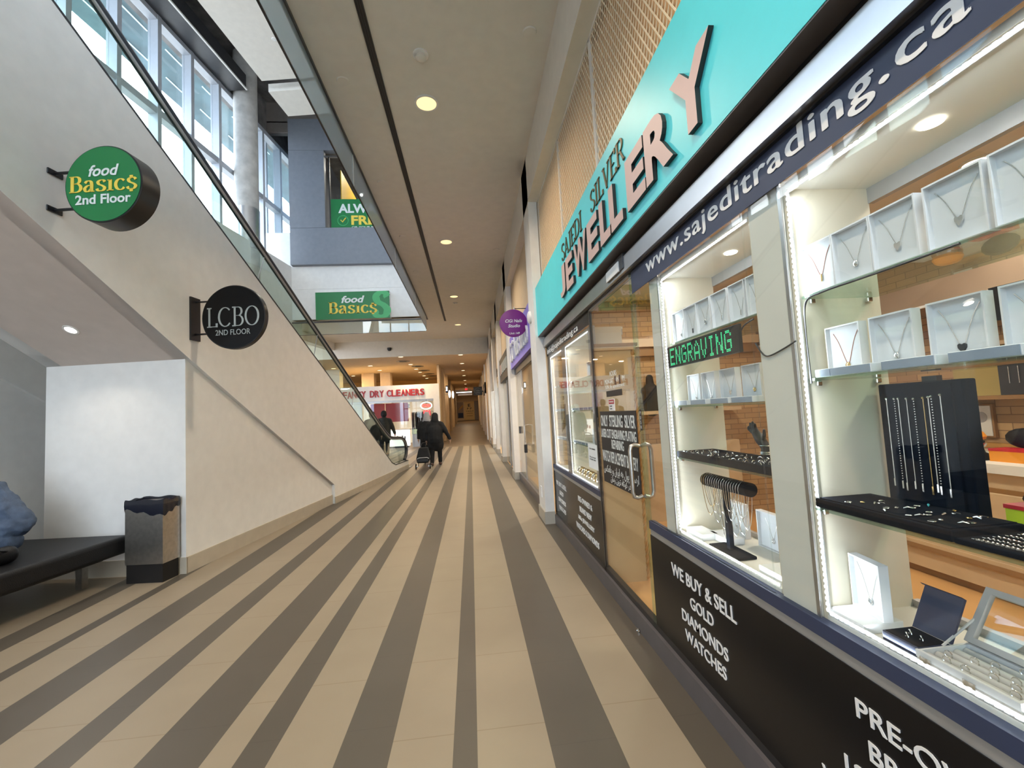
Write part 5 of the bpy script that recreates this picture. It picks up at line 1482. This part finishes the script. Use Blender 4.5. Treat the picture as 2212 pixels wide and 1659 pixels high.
# ================================================================== SHOPS FURTHER ALONG ON THE RIGHT
struct('wall_shops_back', B(4.0, 4.15, 5.45, 22, 0, 3), 'case_cream')
for i, y in enumerate((5.75, 9.45, 12.95, 18.4)): struct('wall_party_%s' % 'abcd'[i], B(1.06, 4.1, y-.08, y+.08, 0, 3), 'case_cream')
struct('ceiling_4', B(1.04, 4.15, 5.45, 22, 2.75, 2.95), 'shop_ceiling')
for y, p, c_ in ((7.5, 70, NEUT), (11.2, 45, NEUT), (14.4, 60, COOL), (16.8, 70, (.85, .95, 1)), (20, 40, NEUT)): area('shop_lamp', (2.2, y, 2.7), .3, p, c_)
# nail studio
struct('trim_18', B(.955, 1.06, 5.94, 9.19, 0, .15), 'kerb_grey', 'dark plinth of the nail studio front')
struct('window_80', B(.985, .995, 5.93, 8.15, .15, 2.2), G_PLAIN)
d_ = struct('door_2', B(.985, .995, 8.17, 9.18, .15, 2.2), G_PLAIN, 'glass door of the nail studio')
B(.98, 1.0, 8.13, 8.17, 0.15, 2.2).build('jamb', 'alu_matt', d_)
MB().tube([(.985, 7.55, .84), (.92, 7.55, .85), (.92, 7.55, 1.17), (.985, 7.55, 1.18)], .013, 8).build('pull_handle', 'steel_brushed', d_, smooth=True)
B(.95, .985, 8.7, 8.78, .98, 1.12).build('lock_case', 'dark_frame', d_)
struct('trim_19', B(.97, 1.06, 5.94, 9.19, 2.2, 2.33), 'dark_frame')
t = thing('padlock_box', 'small black lock box hanging on the nail studio door handle', 'lock box', (.95, 7.55, .78))
B(.895, .945, 7.51, 7.59, .70, .84).build('body', 'black_plastic', t, bevel=.006)
MB().tube([(.92, 7.53, .84), (.92, 7.53, .875), (.92, 7.57, .875), (.92, 7.57, .84)], .005, 6).build('shackle', 'chrome', t)
t = thing('shop_sign', 'lavender fascia sign with pale raised letters above the nail studio', 'sign', (.95, 7.6, 2.32))
B(.90, .985, 5.97, 9.17, 2.32, 2.975).build('board', 'lavender', t)
B(.885, .985, 9.165, 9.19, 2.30, 2.975).build('end_strip', 'white_vinyl', t)
text('CiGi Nails Studio', V3(.899, 9.0, 2.43), V3(0, -2.7, 0), V3(0, 0, .40), V3(-.03, 0, 0), 'raised_lettering', 'white_letter', t, off=.0)
t = thing('blade_sign', 'round purple hanging sign with white italic lettering in front of the nail studio', 'sign', (.68, 6.4, 2.74))
MB().lathe([(.205, 0), (.209, .003), (.209, .021), (.205, .024)], (.70, 6.412, 2.735), (0, -1, 0), 48).build('disc', 'purple_sign', t, smooth=True)
Dm = V3(0, -.002, 0)
text('CiGi Nails', V3(.576, 6.387, 2.745), V3(.255, 0, .0), V3(0, 0, .048), Dm, 'lettering', 'white_letter', t, off=.02, shear=.25)
text('Studio', V3(.615, 6.387, 2.67), V3(.18, 0, .0), V3(0, 0, .048), Dm, 'lettering', 'white_letter', t, off=.02, shear=.25)
text('Unit 149', V3(.63, 6.387, 2.565), V3(.155, 0, 0), V3(0, 0, .032), Dm, 'lettering', 'white_letter', t, off=.02, shear=.25)
MB().tube([(.72, 6.40, 2.94), (.72, 6.40, 2.985)], [.012, .004], 8).build('hanger', 'white_vinyl', t)
MB().tube([(.72, 6.40, 2.955), (.899, 6.40, 2.955)], .006, 8).build('arm', 'black_metal', t)
disc_fit('wall_speaker', (.87, 5.79, 2.68), [(.001, 0), (.085, 0), (.08, .03), (.05, .042), (.001, .045)], 'white_paint', 'oval white fitting on the white pillar beside the turquoise sign', 'wall fitting').rotation_euler = (0, R(-90), 0)
o = B(.862, .871, 5.66, 5.74, .29, .43).build('outlet_plate', 'white_vinyl', bevel=.002)
tag(o, 'white outlet plate low on the nearest white pillar', 'outlet')
o = MB().tube([(1.02, 6.75, 1.57), (1.02, 6.73, 1.42), (1.02, 6.67, 1.27)], .022, 8).build('neon_sign', E_RED)
tag(o, 'red neon stroke glowing inside the nail studio window', 'neon sign')
# next shop: dark sign, dark opening
t = thing('shop_sign', 'dark grey fascia sign with pale blurred letters above the third shop', 'sign', (.95, 11.2, 2.27))
B(.90, .985, 9.74, 12.64, 2.27, 2.92).build('board', 'black_plastic', t)
for i in range(9): B(.885, .90, 10.1+.25*i, 10.26+.25*i, 2.46+.02*(i % 2), 2.74).build('raised_letter', 'letter_face' if i > 6 else 'silver_letter', t)
struct('window_81', B(.985, .995, 9.72, 12.66, .05, 2.27), G_PLAIN)
struct('trim_20', B(.975, 1.0, 11.4, 11.5, 0, 2.27), 'alu_matt')
o = B(1.005, 1.03, 9.74, 11.3, .02, 2.25).build('dark_opening_sheet', 'black_cloth')  # black sheet added where the shop opening is only dark
tag(o, 'tall black sheet standing in for the dark opening of the third shop', 'screen')
# fourth shop and a mural panel, then a projecting black sign
struct('window_82', B(.985, .995, 13.22, 18.1, .3, 2.3), G_PLAIN)
struct('trim_21', B(.90, 1.04, 18.75, 20.8, 0, .32), 'base_tile', 'low tiled wall at the end of the pillars')
struct('window_83', B(1.0, 1.02, 18.75, 20.8, .32, 2.4), G_PLAIN)
t = thing('mural_panel', 'grey painted panel high on the wall above the fourth shop', 'panel', (.95, 17, 2.35))
B(.94, .985, 15.95, 18.05, 2.35, 4.1).build('sheet', 'concrete', t)
t = thing('blade_sign', 'black rectangular projecting sign with a pale round emblem far down the corridor', 'sign', (.55, 26, 2.5))
B(.23, .74, 26, 26.1, 2.56, 3.06).build('box', 'black_metal', t)
B(.74, .90, 26.03, 26.07, 2.75, 2.82).build('arm', 'black_metal', t)
MB().tube([(.48+.19*math.cos(a), 25.995, 2.81+.19*math.sin(a)) for a in [2*PI*i/26 for i in range(26)]], .008, 5, closed=True).build('emblem_ring', 'silver_letter', t)
for z in (2.80, 2.70): B(.36, .60, 25.992, 26.0, z, z+.035).build('emblem_bar', 'silver_letter', t)
for i, z in enumerate((23.0, 24.6)):
    t = thing('shop_sign', 'small dark sign on the right wall of the far corridor, %s one' % ('nearer', 'further')[i], 'sign', (.86, z, 2.5))
    B(.80, .87, z, z+1.1, 2.5, 3.1).build('board', 'black_metal', t)
    B(.79, .80, z+.1, z+.9, 2.7, 2.85).build('letter_bar', 'letter_face', t)
for i, y in enumerate((23, 26.5, 30, 34, 38)):
    o = B(.80, .87, y, y+.35, 0, 4.05).build('pillar', 'white_paint')
    o['kind'] = 'structure'
for i, y in enumerate((24, 28, 32, 37, 42)):
    o = B(-1.5, -1.38, y, y+.5, 0, 4.05).build('pillar', 'warm_lit_paint')
    o['kind'] = 'structure'
# lit lollipop signs on the left, exit sign, end wall posters
t = thing('lit_sign', 'dark blue lit projecting sign on the left of the far corridor', 'sign', (-1.35, 26, 2.8))
B(-1.42, -1.27, 26, 26.1, 2.80, 3.22).build('box', 'navy_card', t)
B(-1.39, -1.31, 25.99, 26.0, 2.90, 3.15).build('lit_face', E_WHITE, t)
B(-1.505, -1.41, 26.03, 26.07, 2.98, 3.04).build('arm', 'alu_matt', t)
for i, (x, y) in enumerate(((-1.22, 26.5), (-1.06, 27.6))):
    t = thing('oval_light', 'tall oval white lit sign on the left of the far corridor, %s one' % ('nearer', 'further')[i], 'lit sign', (x, y, 2.7))
    MB().ball((x, y, 2.74), .22, 16, (.30, .15, 1.05)).build('glow', E_WHITE, t, smooth=True)
    B(-1.5, x, y-.01, y+.03, 2.72, 2.75).build('arm', 'alu_matt', t)
t = thing('exit_sign', 'small red lit exit sign hanging in the far corridor', 'exit sign', (-.3, 40, 3.7))
B(-.46, -.15, 40, 40.08, 3.68, 3.88).build('box', 'black_metal', t)
text('EXIT', V3(-.43, 39.995, 3.70), V3(.25, 0, 0), V3(0, 0, .15), V3(0, -.01, 0), 'lit_letters', E_RED, t, off=.02)
MB().cyl((-.3, 40.04, 3.88), (-.3, 40.04, 4.05), .015, 8).build('stem', 'black_metal', t)
t = thing('eye_chart', 'tall cream eye chart poster on the end wall of the corridor', 'poster', (-.2, 49.4, .86))
B(-.75, .42, 49.36, 49.395, .88, 2.94).build('sheet', 'poster', t)
for s_, x0, x1, z0, z1 in (('E', -.28, .0, 2.35, 2.68), ('F P', -.38, .14, 2.05, 2.25), ('T O Z L P', -.52, .30, 1.78, 1.92)): text(s_, V3(x0, 49.355, z0), V3(x1-x0, 0, 0), V3(0, 0, z1-z0), V3(0, -.01, 0), 'lettering', 'black_plastic', t, off=.02)
for z in (1.58, 1.30): B(-.45, .22, 49.35, 49.36, z, z+.05).build('text_line', 'wood_line', t)
t = thing('photo_panel', 'brown photo panel on the end wall left of the eye chart', 'poster', (-1.2, 49.4, .86))
B(-1.48, -.80, 49.37, 49.395, 1.1, 2.9).build('sheet', 'shop_taupe', t)
B(-1.4, -.85, 49.36, 49.37, 1.15, 1.7).build('dark_shape', 'navy_card', t)
MB().prism([(-1.4, 1.9), (-.85, 2.4), (-.85, 2.6), (-1.2, 2.3)], lambda a, b, d: (a, d, b), 49.355, 49.37).build('brown_shape', 'rope_gold', t)
d_ = struct('door_3', B(.43, .86, 49.3, 49.42, .86, 2.98), 'taupe_paint', 'dark doorway at the end of the corridor')
struct('trim_22', B(-1.3, .25, 47.0, 47.4, 3.55, 3.75), 'white_paint')
t = thing('ceiling_tube', 'long bright ceiling light near the end of the corridor', 'ceiling light', (-.6, 46, 3.8))
B(-1.4, .2, 45.9, 46.1, 3.80, 3.86).build('diffuser', E_WHITE, t)
B(-1.45, .25, 45.85, 46.15, 3.86, 4.05).build('housing', 'alu_matt', t)

# ================================================================== DRY CLEANERS
struct('wall_cleaners', B(-6.4, -1.52, 21.95, 22.15, 2.33, 3.07), 'white_paint', 'white fascia of the dry cleaners')
struct('wall_cleaners_corner', B(-1.82, -1.52, 21.95, 22.3, 0, 2.33), 'white_paint')
struct('wall_cleaners_back', B(-8.0, -1.6, 25.8, 26.0, 0, 3.0), 'case_cream')
struct('ceiling_5', B(-8.0, -1.6, 22.1, 26, 2.98, 3.07), 'case_cream')
struct('trim_23', B(-6.3, -1.82, 21.97, 22.1, 2.22, 2.33), 'alu_matt')
t = thing('shop_sign', 'red raised block letters on the white dry cleaners fascia', 'sign', (-4.2, 21.95, 2.52))
for s_, x0, x1, tl in (('FANCY', -6.18, -5.07, 0), ('DRY', -4.89, -4.20, 0), ('CLEANERS', -4.08, -2.23, 0)):
    n_ = len(s_)
    for i, ch in enumerate(s_):
        w_ = (x1-x0)/n_
        text(ch, V3(x0+w_*i, 21.95, 2.52), V3(w_*.95, 0, 0), V3(0, 0, .335), V3(0, -.05, 0), 'raised_letter', 'red_letter', t, bold=.035)
for a, b, l in ((-6.6, -5.3, 'left'), (-5.25, -1.85, 'right')): struct('window_9%d' % (a < -6), B(a, b, 22.05, 22.06, .1 if l == 'left' else .95, 2.22), G_PLAIN)
t = thing('service_counter', 'bright lit white counter in front of the dry cleaners', 'counter', (-3.6, 21.9, 0))
B(-4.15, -3.03, 21.75, 22.0, .08, .86).build('front', E_COUNTER, t)
B(-4.2, -3.0, 21.72, 22.3, .86, .90).build('top', 'case_white', t)
B(-4.1, -3.08, 21.8, 22.0, 0, .08).build('plinth', 'dark_frame', t)
for i in range(7): B(-4.0+.12*i, -3.93+.12*i, 21.74, 21.752, .40+.04*(i % 3), .55+.04*(i % 2)).build('decal', 'red_letter' if i < 3 else 'dark_frame', t)
for i, (a, b, z0) in enumerate(((-5.0, -4.3, 1.45), (-4.27, -3.15, 1.27))):
    o = B(a, b, 22.5, 22.53, z0, 2.21).build('hanging_board', 'red_board')
    for x_ in (a+.1, b-.1): MB().cyl((x_, 22.515, 2.21), (x_, 22.515, 2.985), .006, 6).build('wire', 'alu', o)
    tag(o, 'red board hanging behind the dry cleaners window, %s one' % ('left', 'right')[i], 'board')
t = thing('neon_open_sign', 'oval neon open sign with a red word in a pale blue ring', 'neon sign', (-2.18, 21.9, 2.0))
MB().tube([(-2.18+.27*math.cos(a), 21.92, 1.99+.17*math.sin(a)) for a in [2*PI*i/30 for i in range(30)]], .022, 8, closed=True).build('ring', E_RING, t)
text('OPEN', V3(-2.38, 21.92, 1.91), V3(.40, 0, 0), V3(0, 0, .16), V3(0, -.02, 0), 'lit_word', E_RED, t, off=.02)
for i in range(3): B(-2.33+.13*i, -2.25+.13*i, 21.91, 21.93, 1.5, 1.76).build('lit_bar', E_RED, t)
MB().tube([(-2.18, 21.95, 2.15), (-2.18, 21.95, 2.3)], .006, 6).build('hanger', 'black_metal', t)
o = text('E', V3(-3.62, 25.795, 2.03), V3(.12, 0, 0), V3(0, 0, .20), V3(0, -.01, 0), 'letter_card', 'black_plastic', None, off=.02)
tag(o, 'single black letter E on the back wall of the dry cleaners', 'letter')
t = thing('clothes_rail', 'rail of hanging clothes inside the dry cleaners', 'clothes rail', (-2.5, 23, 0))
MB().tube([(-3.05, 23, 1.72), (-1.95, 23, 1.72)], .014, 8).build('bar', 'chrome', t)
for x in (-3.05, -1.95): MB().tube([(x, 23, 0), (x, 23, 1.72)], .014, 8).build('upright', 'chrome', t)
g0 = None
for i in range(10):
    x = -2.98+.100*i
    m = MB().prism([(-.02, .62), (.02, .62), (.035, .5), (.05, -.25), (-.05, -.25), (-.035, .5)], lambda a, b, d: (a*(.8+.2*d/.4), d-.2, b), 0, .4)
    o = m.build('garment', ('clothes_a', 'clothes_b', 'black_cloth', 'clothes_a', 'taupe_paint')[i % 5], bevel=.01)
    o.location = (x, 23, 1.08)
    tag(o, '%s garment hanging on the rail in the dry cleaners, %s from the left' % (('dark brown', 'beige', 'black', 'dark brown', 'taupe')[i % 5], (ordn+['ninth', 'tenth'])[i]), 'garment', 'garments on the dry cleaners rail')
t = thing('glass_counter', 'low glass display counter right of the lit white counter', 'counter', (-2.5, 22, 0))
B(-2.9, -1.9, 21.85, 22.25, 0, .62).build('body', 'alu_matt', t)
B(-2.92, -1.88, 21.84, 22.26, .62, .9).build('glass', G_SHELF, t)
for x in (-2.86, -2.55): B(x, x+.03, 21.83, 21.86, .1, .95).build('post', 'alu', t)
area('cleaners_lamp', (-3.6, 23.5, 2.9), .6, 90, NEUT)
area('cleaners_lamp', (-5.8, 23.5, 2.9), .6, 70, NEUT)
# square columns and a bright wall behind, a pale column by the escalator
for a, b, y in ((-6.0, -5.32, 25.0), (-4.98, -4.42, 25.0)):
    o = B(a, b, y, y+.6, 0, 4.05).build('column', 'warm_lit_paint')
    o['kind'] = 'structure'
struct('column', B(-7.15, -6.5, 22.6, 23.2, 0, 4.05), 'white_paint')
# ceiling diffusers: dark round vents
for i, (px_, y) in enumerate(((-3.0, 20.4), (-2.6, 22.6), (-2.5, 24.8), (-2.4, 26.8), (-2.35, 28.2))):
    disc_fit('ceiling_vent', (px_, y, 4.05), [(.001, -.035), (.16, -.03), (.17, -.012), (.30, -.012), (.33, 0), (.001, 0)], 'dark_frame', 'dark round air vent in the lower ceiling, %s from the ceiling drop' % ordn[i], 'air vent', 'round vents in the lower ceiling')
